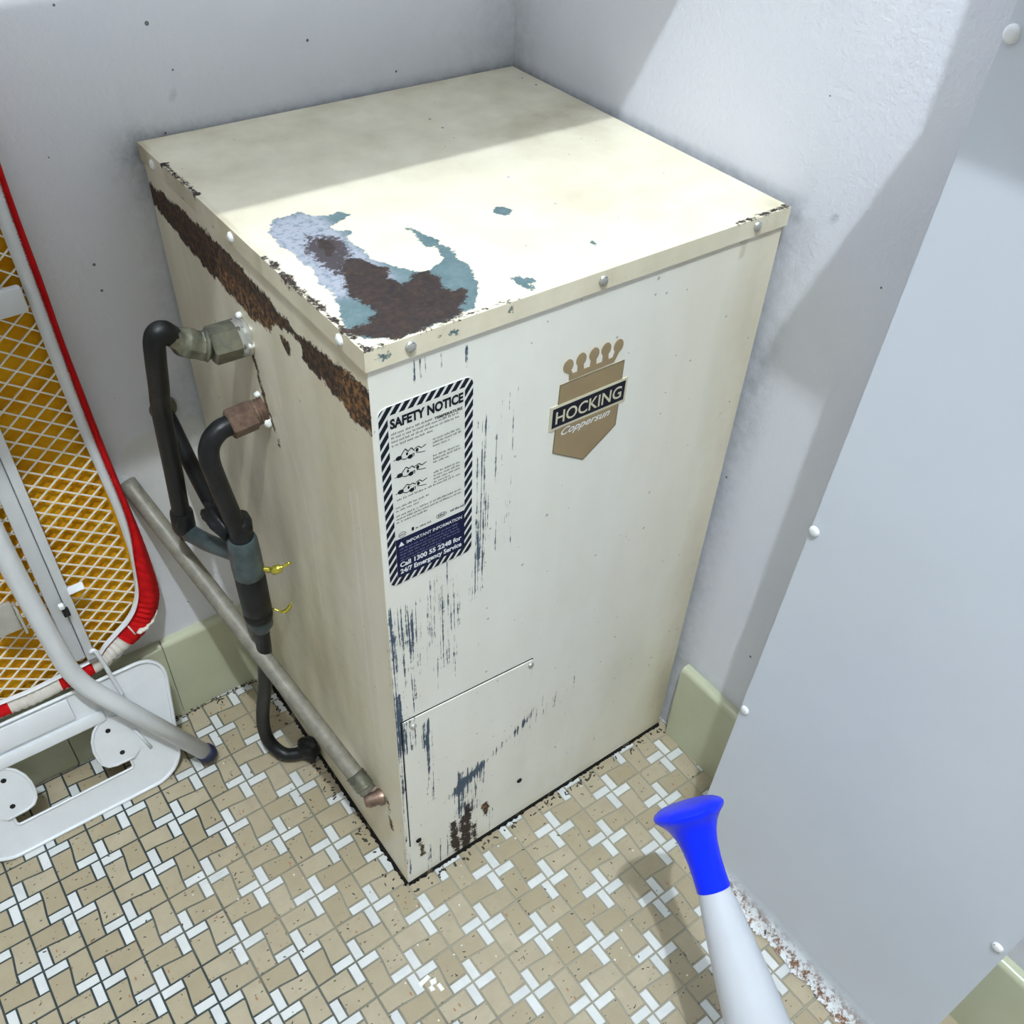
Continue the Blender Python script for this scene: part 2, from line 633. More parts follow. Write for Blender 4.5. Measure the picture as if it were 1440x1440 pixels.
# floor
S = 0.0636
FX0, FY0 = -0.0650, 0.0062
v, f = bevel_box((-1.6, -1.6, -0.06), (0.75, 0.66, -0.0014))
floor = link('floor', v, f, 'grout')
tag(floor, 'pinwheel mosaic floor of tan and white tiles', None, None, 'structure')

GAP = 0.0015
BW, LB = 0.25 * S, 0.527 * S


def prism(outline, z0=-0.004, z1=0.0, ch=0.0007):
    c = np.mean(outline, 0)
    o = np.asarray(outline, float)
    inn = c + (o - c) * (1 - ch / np.abs(o - c).max())
    n = len(o)
    V = [(x, y, z0) for x, y in o] + [(x, y, z1 - ch) for x, y in o] + [(x, y, z1) for x, y in inn]
    F = [[2 * n + i for i in range(n)]]
    for k in (0, 1):
        F += [[k * n + i, k * n + (i + 1) % n, (k + 1) * n + (i + 1) % n, (k + 1) * n + i] for i in range(n)]
    return V, F


def curve_y(x):
    t = min(1, max(0, (x - BW * 0.7) / (S - 1.4 * BW)))
    t = t * t * (3 - 2 * t)
    return LB + (S - 2 * LB) * t


# in a cell with its crosses at the lower-left and upper-right corners (cell centre is the origin)
h = S / 2
bar = prism([(-h + GAP, -h + GAP), (-h + BW - GAP, -h + GAP), (-h + BW - GAP, -h + LB - GAP), (-h + GAP, -h + LB - GAP)])
xs = [GAP, BW * 0.8, BW * 1.1, BW * 1.45, S / 2, S - BW * 1.45, S - BW * 1.1, S - BW - GAP]
tan_poly = [(x - h, curve_y(x) - h + GAP) for x in xs] + [(S - BW - GAP - h, h - GAP), (GAP - h, h - GAP)]
tan = prism(tan_poly)


def spun(geo, quarter, cx, cy):
    c, s = [(1, 0), (0, 1), (-1, 0), (0, -1)][quarter % 4]
    return [(x * c - y * s + cx, x * s + y * c + cy, z) for x, y, z in geo[0]], geo[1]


cells = []
for i in range(-18, 10):
    for j in range(-17, 9):
        cx, cy = FX0 + (i + .5) * S, FY0 + (j + .5) * S
        if cx > 0.58 or cy > 0.56 or (0.06 < cx < 0.50 and 0.06 < cy):
            continue
        q = 0 if (i + j) % 2 == 0 else 1
        iv = in_view((cx, cy, 0), 25)
        vis = bool(iv and iv[0])
        if vis and (cx > 0.03 and cy > 0.04 or cx > 0.43 and -0.62 < cy < -0.20):
            vis = False
        cells.append((0 if vis else 1, iv[1] if iv else 9, cx, cy, q))
cells.sort()
mesh_bar = mesh_tan = None
counts = {'white_tile': 0, 'tan_tile': 0}
rest = {'white_tile': [], 'tan_tile': []}
proto = {}
for name, geo, mt in (('white_tile', bar, 'white_tile'), ('tan_tile', tan, 'tan')):
    me = bpy.data.meshes.new(name)
    me.from_pydata((np.array(geo[0]) * U).tolist(), [], geo[1])
    me.materials.append(MT[mt])
    proto[name] = me
for hid, dist, cx, cy, q in cells:
    # the same quarter turn maps cell type A onto type B
    for name, geo in (('white_tile', bar), ('tan_tile', tan)):
        for half in (0, 2):
            k = (q + half) % 4
            if q == 1:
                k = (3 + half) % 4
            if not hid and counts[name] < 300:
                o = bpy.data.objects.new(name, proto[name])
                COL.objects.link(o)
                o.parent = floor
                o.location = (cx * U, cy * U, rng.uniform(-0.0003, 0.0) * U)
                o.rotation_euler = (0, 0, k * math.pi / 2)
                counts[name] += 1
            else:
                rest[name].append(spun(geo, k, cx, cy))
for name, mt in (('white_tile', 'white_tile'), ('tan_tile', 'tan')):
    g = join(*rest[name])
    o = link('far_' + name + 's', g[0], g[1], mt, floor)
    o['kind'] = 'stuff'

# walls
def wall_fields_back(x, z):
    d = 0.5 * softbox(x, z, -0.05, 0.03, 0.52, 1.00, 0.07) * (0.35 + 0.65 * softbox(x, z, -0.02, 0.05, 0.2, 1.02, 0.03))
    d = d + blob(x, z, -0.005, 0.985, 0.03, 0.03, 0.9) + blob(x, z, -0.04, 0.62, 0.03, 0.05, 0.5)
    d = d + 0.75 * np.clip(1 - (z - 0.998) / 0.014, 0, 1) * (x > -0.01) * (z > 0.98)
    d = d + 0.14 * np.clip(1 - (z - 1.0) / 0.12, 0, 1) * (x > -0.01) * (z > 0.98)
    d = d + 0.35 * blob(x, z, 0.545, 1.0, 0.08, 0.3)
    d = d + 3 * (np.hypot((x - 0.0545) * 1.4, z - 1.042) < 0.0055)
    damp = softbox(x, z, -0.13, 0.02, 0.38, 0.60, 0.08)
    return dict(dirt=np.clip(d, 0, 1.2), damp=damp)


nu, nv = 190, 170
v, f = sheet((-0.7, WALL_Y, 0), (1.4, 0, 0), (0, 0, 1.5), nu, nv)
fl = wall_fields_back(v[:, 0], v[:, 2])
k = len(v)
ext = np.array([(-1.6, WALL_Y, 0), (-0.7, WALL_Y, 0), (-0.7, WALL_Y, 3.9), (-1.6, WALL_Y, 3.9), (-0.7, WALL_Y, 1.5), (0.7, WALL_Y, 1.5), (0.7, WALL_Y, 3.9),
                (-1.6, WALL_Y + .1, 0), (0.7, WALL_Y + .1, 0), (0.7, WALL_Y + .1, 3.9), (-1.6, WALL_Y + .1, 3.9), (0.7, WALL_Y, 0)], float)
v = np.vstack([v, ext])
f = f + [[k, k + 1, k + 4, k + 2, k + 3], [k + 4, k + 5, k + 6, k + 2], [k + 8, k + 7, k + 10, k + 9], [k + 3, k + 2, k + 6, k + 9, k + 10], [k + 7, k, k + 3, k + 10]]
fl = {a: np.concatenate([b, np.zeros(len(ext))]) for a, b in fl.items()}
wb = link('wall_back', v, f, 'wall', fields=fl)
tag(wb, 'speckled white painted wall behind the water heater', None, None, 'structure')


def wall_fields_right(y, z):
    d = 0.75 * np.clip(1 - (z - 0.998) / 0.014, 0, 1) * (y > -0.01) * (z > 0.98)
    d = d + 0.10 * np.clip(1 - (z - 1.0) / 0.07, 0, 1) * (y > -0.02) * (z > 0.98)
    d = d + 0.55 * blob(y, z, 0.53, 1.04, 0.06, 0.10)
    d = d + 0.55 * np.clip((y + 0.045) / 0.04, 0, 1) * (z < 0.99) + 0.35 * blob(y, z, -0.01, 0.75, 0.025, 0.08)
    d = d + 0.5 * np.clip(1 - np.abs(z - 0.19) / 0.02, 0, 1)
    d = d + 3 * (np.hypot(y + 0.055, z - 1.004) < 0.003)
    return dict(dirt=np.clip(d, 0, 1.2), damp=np.zeros_like(y))


nu, nv = 200, 160
ya, yb_ = 0.6, -0.9
v, f = sheet((wall_x(ya), ya, 0), (wall_x(yb_) - wall_x(ya), yb_ - ya, 0), (0, 0, 1.5), nu, nv)
fl = wall_fields_right(v[:, 1], v[:, 2])
k = len(v)
ext = np.array([(wall_x(ya), ya, 1.5), (wall_x(yb_), yb_, 1.5), (wall_x(yb_), yb_, 3.9), (wall_x(ya), ya, 3.9), (wall_x(yb_), yb_, 0), (wall_x(-1.6), -1.6, 0), (wall_x(-1.6), -1.6, 3.9),
                (0.75, ya, 0), (0.75, ya, 3.9), (0.75, -1.6, 0), (0.75, -1.6, 3.9), (wall_x(ya), ya, 0)], float)
v = np.vstack([v, ext])
f = f + [[k, k + 1, k + 2, k + 3], [k + 4, k + 5, k + 6, k + 2, k + 1], [k + 7, k + 8, k + 10, k + 9], [k + 3, k + 2, k + 6, k + 10, k + 8], [k + 5, k + 9, k + 10, k + 6]]
fl = {a: np.concatenate([b, np.zeros(len(ext))]) for a, b in fl.items()}
wr = link('wall_right', v, f, 'wall', fields=fl)
tag(wr, 'white painted wall to the right of the heater', None, None, 'structure')

v, f = bevel_box((-1.6, -1.6, 3.9), (0.75, 0.66, 3.96))
tag(link('ceiling', v, f, 'ceiling_white'), 'plain white ceiling', None, None, 'structure')

# skirting of glazed 6-inch tiles with a rounded top
BT = 0.0165


def skirting_profile():
    pr = [(0, 0), (-BT, 0)]
    zt, r = 0.190, 0.010
    for a in range(7):
        t = a / 6 * math.pi / 2
        pr.append((-BT + r - r * math.cos(t), zt - r + r * math.sin(t)))
    pr.append((0, zt))
    return pr


def skirting_tile(p0, p1, nrm):
    """p0, p1 on the wall line; nrm points out of the wall"""
    p0, p1, nrm = (np.asarray(x, float) for x in (p0, p1, nrm))
    pr = skirting_profile()
    V = [(*(p0 - nrm * a), z) for a, z in pr] + [(*(p1 - nrm * a), z) for a, z in pr]
    n = len(pr)
    F = [[i, (i + 1) % n, (i + 1) % n + n, i + n] for i in range(n)] + [list(range(n))[::-1], list(range(n, 2 * n))]
    return V, F


v, f = bevel_box((-1.6, WALL_Y - 0.011, 0), (0.54, WALL_Y, 0.183))
bb = link('baseboard_back', v, f, 'mortar')
tag(bb, 'olive green glazed tile skirting along the back wall', None, None, 'structure')
x = 0.53
edges = [0.5353]
xx = -0.160
while xx < 0.54:
    xx += 0.19
xs_ = []
xx -= 0.19
while xx > -1.5:
    xs_.append(xx)
    xx -= 0.19
prev = 0.54
for xq in xs_:
    g = skirting_tile((xq + 0.0010, WALL_Y), (prev - 0.0010, WALL_Y), (0, -1))
    part(bb, 'skirting_tile', g, 'baseboard', 'auto')
    prev = xq
V0, V1 = (wall_x(-0.0195), -0.0195), (wall_x(-1.6), -1.6)
g = extrude_poly([(0, 0), (0.011, 0), (0.011, 0.183), (0, 0.183)], lambda a, z: (V0[0] - a, V0[1], z), (V1[0] - V0[0], V1[1] - V0[1], 0))
br = link('baseboard_right', g[0], g[1], 'mortar')
tag(br, 'olive green glazed tile skirting along the right wall', None, None, 'structure')
yy = -0.0195
nr = np.array((-1, -WXK))
while yy > -1.5:
    y2 = yy - 0.19
    g = skirting_tile((wall_x(yy - .001), yy - .001), (wall_x(y2 + .001), y2 + .001), nr)
    g = (g[0], [ff[::-1] for ff in g[1]])
    part(br, 'skirting_tile', g, 'baseboard', 'auto')
    yy = y2

# unseen boards added to cast the shadows on the lid and right wall
v, f = bevel_box((-1.6, 0.0755, 1.45), (0.552, 0.335, 1.475), 0.002)
tag(link('shadow_board_1', v, f, 'board_white'), 'unseen white board added overhead to shade the lid and back wall', None, None, 'structure')
v, f = bevel_box((0.332, -0.636, 1.420), (0.428, -0.240, 1.445), 0.002)
tag(link('shadow_board_2', v, f, 'board_white'), 'unseen white ledge added to shade the panel and right wall', None, None, 'structure')

# ------------------------------------------------------------------ boxed-in panel on the right wall
pc = thing('duct_cover', (0.49, -0.43, 0), 'tall pale grey screwed-on cover panel boxing out from the right wall', 'panel')
PX = 0.425
def pleft(z):
    return -0.206 - 0.026 * z
pv, pf = extrude_poly([(pleft(0), 0.004), (pleft(2.2), 2.2), (-0.636, 2.2), (-0.636, 0.004)], lambda y, z: (PX, y, z), (0.004, 0, 0))
part(pc, 'face_sheet', (pv, pf), 'panel')
part(pc, 'side_frame', extrude_poly([(pleft(0) - 0.006, 0.004), (pleft(2.2) - 0.006, 2.2), (pleft(2.2) - 0.02, 2.2), (pleft(0) - 0.02, 0.004)],
                                    lambda y, z: (PX + 0.004, y, z), (0.110, 0, 0)), 'panel')
part(pc, 'side_frame', extrude_poly([(-0.624, 0.004), (-0.624, 2.2), (-0.61, 2.2), (-0.61, 0.004)], lambda y, z: (PX + 0.004, y, z), (0.118, 0, 0)), 'panel')
for y, z in ((pleft(1.257) - .006, 1.257), (-0.2305, 0.740), (-0.2235, 0.393), (-0.625, 0.39), (-0.625, 0.82), (-0.625, 1.25)):
    add_screw(pc, 'screw', (PX, y, z), (-1, 0, 0), 0.0068, 'painted_screw', (0, 0.75, 0.6) if y < -0.6 else None)
# crumbling plaster fillet at its foot
n1, n2 = 150, 9
V, F, cl = [], [], []
for i in range(n1 + 1):
    y = -0.200 - 0.45 * i / n1
    wob = 0.5 + 0.5 * math.sin(i * 0.35) * math.sin(i * 0.11 + 1)
    for j in range(n2 + 1):
        t = j / n2
        x = PX - 0.0002 - (0.016 + 0.008 * wob) * t ** 2.2
        z = 0.050 * (1 - t) ** 1.4 + 0.0005
        if j > 4:
            x += rng.uniform(-0.003, 0.003)
            z += rng.uniform(0, 0.004)
        V.append((x, y, z))
        cl.append(min(1, max(0, 1.5 - t * 2.2)))
for i in range(n1):
    for j in range(n2):
        a = i * (n2 + 1) + j
        F.append([a, a + n2 + 1, a + n2 + 2, a + 1])
part(pc, 'plaster_fillet', (V, F), 'crumble', 'all', 'crumbling white plaster fillet at the foot of the panel', fields={'clean': cl})

# ------------------------------------------------------------------ water heater
wh = thing('water_heater', (0, 0, 0), 'tall cream enamel water heater with chipped, rusty paint in the corner', 'water heater')
LIDH = 0.0215
LID_GREY = [(0.0273, 0.2441), (0.0434, 0.2676), (0.0539, 0.2635), (0.065, 0.2683), (0.0765, 0.2659), (0.0802, 0.2521), (0.0946, 0.2457), (0.1124, 0.2489), (0.1151, 0.2356), (0.1079, 0.2262), (0.0856, 0.2217), (0.0861, 0.2082), (0.0985, 0.2006), (0.0923, 0.1913), (0.0867, 0.1883), (0.0894, 0.1655), (0.0895, 0.1325), (0.1007, 0.1096), (0.1144, 0.0913), (0.1231, 0.0898), (0.1417, 0.1003), (0.155, 0.1209), (0.1478, 0.138), (0.1513, 0.1662), (0.1466, 0.1801), (0.1551, 0.1772), (0.1595, 0.1612), (0.1644, 0.1321), (0.1641, 0.1069), (0.1596, 0.0851), (0.1599, 0.065), (0.1503, 0.0438), (0.1216, 0.0066), (0.0963, 0.002), (0.0348, 0.0), (0.0144, 0.0102), (0.0059, 0.0189), (0.002, 0.0324), (0.0059, 0.0554), (0.0189, 0.0855), (0.0216, 0.1166), (0.0258, 0.1482), (0.0274, 0.183), (0.0231, 0.2146)]
LID_RUST = [(0.0827, 0.1208), (0.0893, 0.1128), (0.0794, 0.0995), (0.0861, 0.0763), (0.1089, 0.0888), (0.1176, 0.0873), (0.1202, 0.0702), (0.1142, 0.055), (0.1171, 0.042), (0.1301, 0.0413), (0.1209, 0.025), (0.1008, 0.0091), (0.076, 0.0056), (0.0375, 0.001), (0.0061, 0.0252), (0.003, 0.0324), (0.0116, 0.0349), (0.0285, 0.0343), (0.0454, 0.0511), (0.0361, 0.0783), (0.0403, 0.1049), (0.0502, 0.1292), (0.066, 0.1511), (0.0772, 0.1442)]
LID_SPECK = [(0.052, 0.2312), (0.0633, 0.2199), (0.0827, 0.195), (0.0779, 0.1725), (0.0599, 0.1468), (0.0447, 0.1326), (0.0433, 0.1571), (0.0434, 0.1854), (0.0479, 0.2121)]
SIDE_RUST = [(0.5383, 0.9463), (0.4914, 0.9492), (0.4482, 0.9554), (0.392, 0.9545), (0.3548, 0.9572), (0.3037, 0.9563), (0.2396, 0.9551), (0.2002, 0.9515), (0.1926, 0.9441), (0.1623, 0.9481), (0.1465, 0.9393), (0.1174, 0.9418), (0.0718, 0.9495), (0.0294, 0.9541), (-0.005, 0.9498), (-0.005, 0.9106), (0.0369, 0.9076), (0.0702, 0.9131), (0.1007, 0.9158), (0.1377, 0.9156), (0.1293, 0.9304), (0.1465, 0.9333), (0.1664, 0.9335), (0.1995, 0.9215), (0.2084, 0.909), (0.2355, 0.9056), (0.2691, 0.902), (0.3189, 0.9048), (0.365, 0.9078), (0.4197, 0.9108), (0.4686, 0.9176), (0.5124, 0.9247), (0.5481, 0.9302)]
Z0 = np.zeros


def lid_fields(v):
    x, y, z = v[:, 0], v[:, 1], v[:, 2]
    top = z > 0.9985
    grey = sdf_poly(x, y, LID_GREY)
    for cx, cy, rx, ry in ((0.2622, 0.1563, 0.012, 0.009), (0.2989, 0.0492, 0.004, 0.004), (0.187, 0.022, 0.006, 0.014), (0.196, 0.019, 0.006, 0.006)):
        grey = np.maximum(grey, (1 - np.hypot((x - cx) / rx, (y - cy) / ry)) * min(rx, ry))
    rust = np.maximum(sdf_poly(x, y, LID_RUST) + 0.0035, sdf_poly(x, y, LID_SPECK) - 0.012)
    edge = np.minimum(np.minimum(x, HW - x), np.minimum(y, HD - y))
    # worn arrises
    wear_f = 0.004 - np.abs(y) - 0.006 * (x > 0.17) * (x < 0.49)
    wear_f = np.where((x > 0.46), 0.006 - np.abs(y), wear_f)
    wear_l = 0.0065 - np.abs(x) - 0.010 * ((y > 0.20) & (y < 0.36)) - 0.012 * (y > 0.46)
    wear = np.maximum(wear_f, wear_l) - 0.0030
    wear = np.where(top, wear, wear - 0.003 - (1.0 - z) * 0.3)
    rust = np.maximum(rust, wear)
    chip = np.where(top, grey, np.where((y < 0.004) & (x < 0.16), 0.002 - np.abs(z - 0.99) * 0.6 + 0.004 * np.sin(x * 90), -0.02))
    chip = np.where(top, chip, chip - 0.004)
    rust = np.where(top, rust, np.maximum(wear, -0.03))
    grime = 0.42 + 0.2 * softbox(x, y, -0.1, 0.7, 0.33, 0.6, 0.2) + 0.30 * blob(x, y, 0.40, 0.12, 0.09, 0.05) + 0.4 * blob(x, y, 0.53, 0.01, 0.05, 0.02) + 0.5 * blob(x, y, 0.5, 0.33, 0.12, 0.06)
    grime = grime + 0.35 * np.clip(1 - (HD - y) / 0.03, 0, 1) + np.where(top, 0, 0.15) + 0.5 * (np.abs(x) < 0.004) * (y > 0.2)
    worn = np.clip(1.6 * (softbox(x, y, 0.02, 0.085, 0.09, 0.26, 0.03)), 0, 1)
    return dict(cream=np.full(len(v), 0.6), pepper=np.clip(sdf_poly(x, y, LID_SPECK) / 0.012 + 0.55, -0.5, 1) * top + 0.95 * softbox(x, y, 0.03, 0.085, 0.05, 0.20, 0.03) * top + 0.7 * softbox(x, y, 0.12, 0.155, 0.02, 0.1, 0.02) * top, chip=chip, rust=rust, grime=grime, worn=worn, orange=np.full(len(v), 0.10), freckle=np.where(y > 0.28, 1.0, 0.55), scrape=np.full(len(v), -1.0), run=np.full(len(v), -1.0))


# lid: a shallow tray, its skirt gridded as well
OV = 0.003
segs = []
v, f = sheet((-OV, -OV, 1.0), (HW + 2 * OV, 0, 0), (0, HD + OV, 0), 136, 132)
segs.append((v.tolist(), f))
v, f = sheet((-OV, -OV, 1.0 - LIDH), (HW + 2 * OV, 0, 0), (0, 0, LIDH), 136, 6)
segs.append((v.tolist(), f))
v, f = sheet((-OV, HD, 1.0 - LIDH), (0, -HD - OV, 0), (0, 0, LIDH), 132, 6)
segs.append((v.tolist(), f))
g = join(*segs)
x1, y1 = HW + OV, HD
extra = ([(x1, -OV, 1), (x1, -OV, 1 - LIDH), (x1, y1, 1 - LIDH), (x1, y1, 1), (-OV, y1, 1), (-OV, y1, 1 - LIDH),
          (-OV, -OV, 1 - LIDH)], [[0, 1, 2, 3], [3, 2, 5, 4], [1, 6, 5, 2]])
g = join(g, extra)
part(wh, 'lid', g, 'enamel', label='flat cream lid with flaked and rusted front corner', fields=lid_fields(np.array(g[0])))


def front_fields(v):
    x, z = v[:, 0], v[:, 2]
    s = np.full(len(v), -0.05)
    s = s + 0.80 * softbox(x, z, 0.03, 0.12, 0.44, 0.70, 0.07) * (0.6 + 0.4 * softbox(x, z, 0.05, 0.105, 0.5, 0.69, 0.04))
    s = s + 0.70 * softbox(x, z, 0.0, 0.04, 0.36, 0.66, 0.03)
    s = s + 0.85 * softbox(x, z, 0.117, 0.135, 0.60, 0.88, 0.012) + 0.62 * softbox(x, z, 0.135, 0.18, 0.66, 0.90, 0.02)
    s = s + 0.80 * softbox(x, z, 0.045, 0.065, 0.945, 0.975, 0.012) + 0.85 * softbox(x, z, 0.075, 0.085, 0.95, 0.975, 0.012) + 0.9 * softbox(x, z, 0.10, 0.113, 0.94, 0.97, 0.012)
    s = s + 0.85 * softbox(x, z, -0.01, 0.010, 0.03, 0.50, 0.008) + 0.6 * softbox(x, z, -0.01, 0.008, 0.5, 0.93, 0.006)
    s = s + 0.85 * softbox(x, z, 0.04, 0.055, 0.2, 0.42, 0.012)
    s = s + 1.0 * softbox(x, z, 0.085, 0.14, 0.10, 0.25, 0.03) + 0.7 * softbox(x, z, 0.03, 0.17, 0.0, 0.09, 0.02)
    s = s + 0.7 * np.clip(1 - np.abs(z - (0.155 + (x - 0.02) * 0.62)) / 0.02, 0, 1) * softbox(x, z, 0.02, 0.23, 0, 1, 0.02)
    s = s + 0.62 * np.clip(1 - np.abs(z - 0.10) / 0.03, 0, 1) * softbox(x, z, 0.30, 0.53, 0, 1, 0.03)
    s = s + 0.6 * softbox(x, z, 0.21, 0.33, 0.24, 0.33, 0.05) + 0.25 * softbox(x, z, 0.15, 0.22, 0.2, 0.42, 0.05) + 0.45 * softbox(x, z, 0.225, 0.24, 0.46, 0.58, 0.01)
    r = np.full(len(v), -0.03)
    for px, za, zb, w in ((0.086, 0.110, 0.03, 0.0065), (0.104, 0.112, 0.0, 0.0055), (0.112, 0.135, 0.01, 0.006), (0.127, 0.06, 0.0, 0.004), (0.094, 0.05, 0.0, 0.005)):
        r = np.maximum(r, sdf_line(x, z, [(px, za), (px + 0.003, zb)], w))
    orange = np.full(len(v), 0.15)
    for px, za, zb, w in ((0.147, 0.112, 0.075, 0.005), (0.027, 0.107, 0.07, 0.0035)):
        r = np.maximum(r, sdf_line(x, z, [(px, za), (px + 0.002, zb)], w))
        orange = orange + 1.5 * blob(x, z, px, za - 0.01, 0.012, 0.03)
    r = np.maximum(r, 0.0025 - z + 0.004 * np.sin(x * 60) * np.sin(x * 23 + 2))
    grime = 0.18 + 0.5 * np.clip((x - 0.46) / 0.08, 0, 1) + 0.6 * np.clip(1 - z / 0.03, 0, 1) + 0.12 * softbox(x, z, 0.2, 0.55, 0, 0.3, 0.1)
    grime = grime + 1.3 * softbox(x, z, 0.478, 0.486, 0.955, 0.985, 0.005)
    return dict(cream=np.clip((x - 0.30) / 0.24, 0, 1) ** 1.5 * 0.6, chip=np.full(len(v), -0.05), rust=r, grime=grime, worn=Z0(len(v)), orange=orange, freckle=np.full(len(v), 0.45), scrape=s, run=np.full(len(v), -1.0))


def side_fields(v):
    y, z = v[:, 1], v[:, 2]
    r = np.maximum(sdf_poly(y, z, SIDE_RUST), sdf_line(y, z, [(0.184, 0.912), (0.172, 0.910)], 0.006))
    r = r + 0.004 - 0.003 * softbox(y, z, 0.14, 0.26, 0.9, 0.97, 0.03)
    r = np.maximum(r, sdf_line(y, z, [(0.262, 0.775), (0.285, 0.87)], 0.0045))
    r = np.maximum(r, sdf_line(y, z, [(0.255, 0.77), (0.243, 0.735)], 0.004))
    r = np.maximum(r, sdf_line(y, z, [(0.045, 0.20), (0.04, 0.12)], 0.0035))
    r = np.maximum(r, 0.002 - z + 0.004 * np.sin(y * 60) * np.sin(y * 23 + 2))
    orange = 0.45 + 0.9 * softbox(y, z, 0.0, 0.06, 0.9, 0.96, 0.04) + 0.7 * softbox(y, z, 0.18, 0.34, 0.89, 0.93, 0.02) + 0.8 * softbox(y, z, 0.02, 0.07, 0.1, 0.22, 0.02)
    run = np.full(len(v), -1.0)
    for pts in ([(0.2431, 0.8232), (0.2163, 0.7795), (0.19, 0.70), (0.187, 0.66), (0.181, 0.645), (0.1863, 0.4712)], [(0.0604, 0.7943), (0.0640, 0.6), (0.0625, 0.30)],
                [(0.045, 0.8041), (0.0396, 0.32)], [(0.225, 0.88), (0.215, 0.80)]):
        run = np.maximum(run, sdf_line(y, z, pts, 0.0022))
    grime = 0.62 + 0.3 * softbox(y, z, 0.12, 0.5, 0.0, 0.62, 0.12) - 0.3 * softbox(y, z, 0.0, 0.05, 0.0, 0.9, 0.05)
    chip = np.full(len(v), -0.05)
    return dict(cream=np.full(len(v), 0.55), chip=chip, rust=r, grime=grime, worn=Z0(len(v)), orange=orange, freckle=np.full(len(v), 0.45), scrape=np.full(len(v), -0.12) + 0.6 * softbox(y, z, 0.0, 0.012, 0.0, 0.9, 0.008), run=run)


ZB = 0.007
v, f = bevel_box((0.010, 0.010, 0.0), (HW - 0.004, HD - 0.002, 0.985))
part(wh, 'carcass', (v, f), 'dark')
v, f = sheet((0.0006, 0, ZB), (HW - 0.0006, 0, 0), (0, 0, 0.984 - ZB), 136, 243, (0, 0.008, 0))
part(wh, 'front_panel', (v, f), 'enamel', fields=front_fields(v))
v, f = sheet((0, HD, ZB), (0, -HD + 0.0004, 0), (0, 0, 0.984 - ZB), 132, 243, (0.008, 0, 0))
part(wh, 'side_panel', (v, f), 'enamel', fields=side_fields(v))
v, f = bevel_box((HW - 0.006, 0.009, ZB), (HW, HD, 0.98))
nn = len(v)
part(wh, 'side_panel', (v, f), 'enamel', fields=side_fields(np.array(v)))
v, f = bevel_box((0.006, 0.006, 0.0), (HW - 0.006, HD - 0.02, 0.0115))
part(wh, 'plinth', (v, f), 'dark')

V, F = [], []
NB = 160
for i in range(NB + 1):                      # black grime along the foot of both visible sides, widened left as painted shadow
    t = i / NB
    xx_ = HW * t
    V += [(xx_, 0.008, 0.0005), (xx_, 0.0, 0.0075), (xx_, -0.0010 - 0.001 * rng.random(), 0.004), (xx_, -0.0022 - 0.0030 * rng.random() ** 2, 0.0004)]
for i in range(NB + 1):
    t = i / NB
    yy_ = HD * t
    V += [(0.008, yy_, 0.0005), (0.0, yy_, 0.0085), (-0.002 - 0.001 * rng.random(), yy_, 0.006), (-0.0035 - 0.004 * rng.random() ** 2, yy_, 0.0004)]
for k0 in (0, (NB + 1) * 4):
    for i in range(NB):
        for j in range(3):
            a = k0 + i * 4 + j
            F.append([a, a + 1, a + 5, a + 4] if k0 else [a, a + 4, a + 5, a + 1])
part(wh, 'base_grime_shade', (V, F), 'grime_shade', False, 'black grime and painted shadow along the base')

# access hatch
AP = [(0.0105, 0.428), (0.013, 0.436), (0.0205, 0.4385), (0.217, 0.4205), (0.2215, 0.416), (0.2205, 0.112), (0.217, 0.1075), (0.013, 0.1185), (0.0085, 0.123)]
ap = AP
nu, nv = 54, 80
V = []
for i in range(nu + 1):
    for j in range(nv + 1):
        s_, t_ = i / nu, j / nv
        xa = 0.0085 + (0.2205 - 0.0085) * s_
        zb_ = 0.119 + (0.1085 - 0.119) * s_
        zt_ = 0.4380 + (0.420 - 0.4380) * s_
        V.append((xa, -0.0022, zb_ + (zt_ - zb_) * t_))
v = np.array(V)
idx = np.arange((nu + 1) * (nv + 1)).reshape(nu + 1, nv + 1)
F = np.stack([idx[:-1, :-1], idx[1:, :-1], idx[1:, 1:], idx[:-1, 1:]], -1).reshape(-1, 4).tolist()
rim = list(idx[:, 0]) + list(idx[-1, 1:]) + list(idx[-2::-1, -1]) + list(idx[0, -2:0:-1])
k = len(v)
v = np.vstack([v, v[rim] + np.array((0, 0.0026, 0))])
F += [[rim[(i + 1) % len(rim)], rim[i], k + i, k + (i + 1) % len(rim)] for i in range(len(rim))]
hatch = part(wh, 'access_hatch', (v, F), 'enamel', label='screwed-on access hatch at the foot of the front', fields=front_fields(v))
seam = extrude_poly([(0.0070, 0.1165), (0.2216, 0.1062), (0.2220, 0.4215), (0.0070, 0.4398)], lambda a, b: (a, -0.0006, b), (0, 0.0012, 0))
part(hatch, 'seam', (seam[0], [ff[::-1] for ff in seam[1]]), 'dark', label='dark grime line round the hatch')
for a, b in ((0.0245, 0.4199), (0.2173, 0.4105), (0.0219, 0.1250), (0.2130, 0.116)):
    add_screw(hatch, 'screw', (a, -0.0022, b), (0, -1, 0), 0.0048, 'steel' if b > 0.3 else 'dark', (1, 0, 0.6))
for a, b in ((0.0438, 0.9903), (0.2701, 0.9895), (0.4939, 0.9905)):
    add_screw(wh, 'screw', (a, -OV, b), (0, -1, 0), 0.0058, 'steel', (0.4, 0, 1))
for a, b in ((0.0412, 0.9895), (0.2715, 0.9900), (0.4867, 0.9885)):
    add_screw(wh, 'screw', (-OV, a, b), (-1, 0, 0), 0.0058, 'white_blob', (0, 0.5, 1))

# --- safety notice sticker
SX0, SX1, SZ0, SZ1 = 0.0065, 0.1150, 0.6930, 0.9325


def front(x, z, d=0.0004):
    return (x, -d, z)


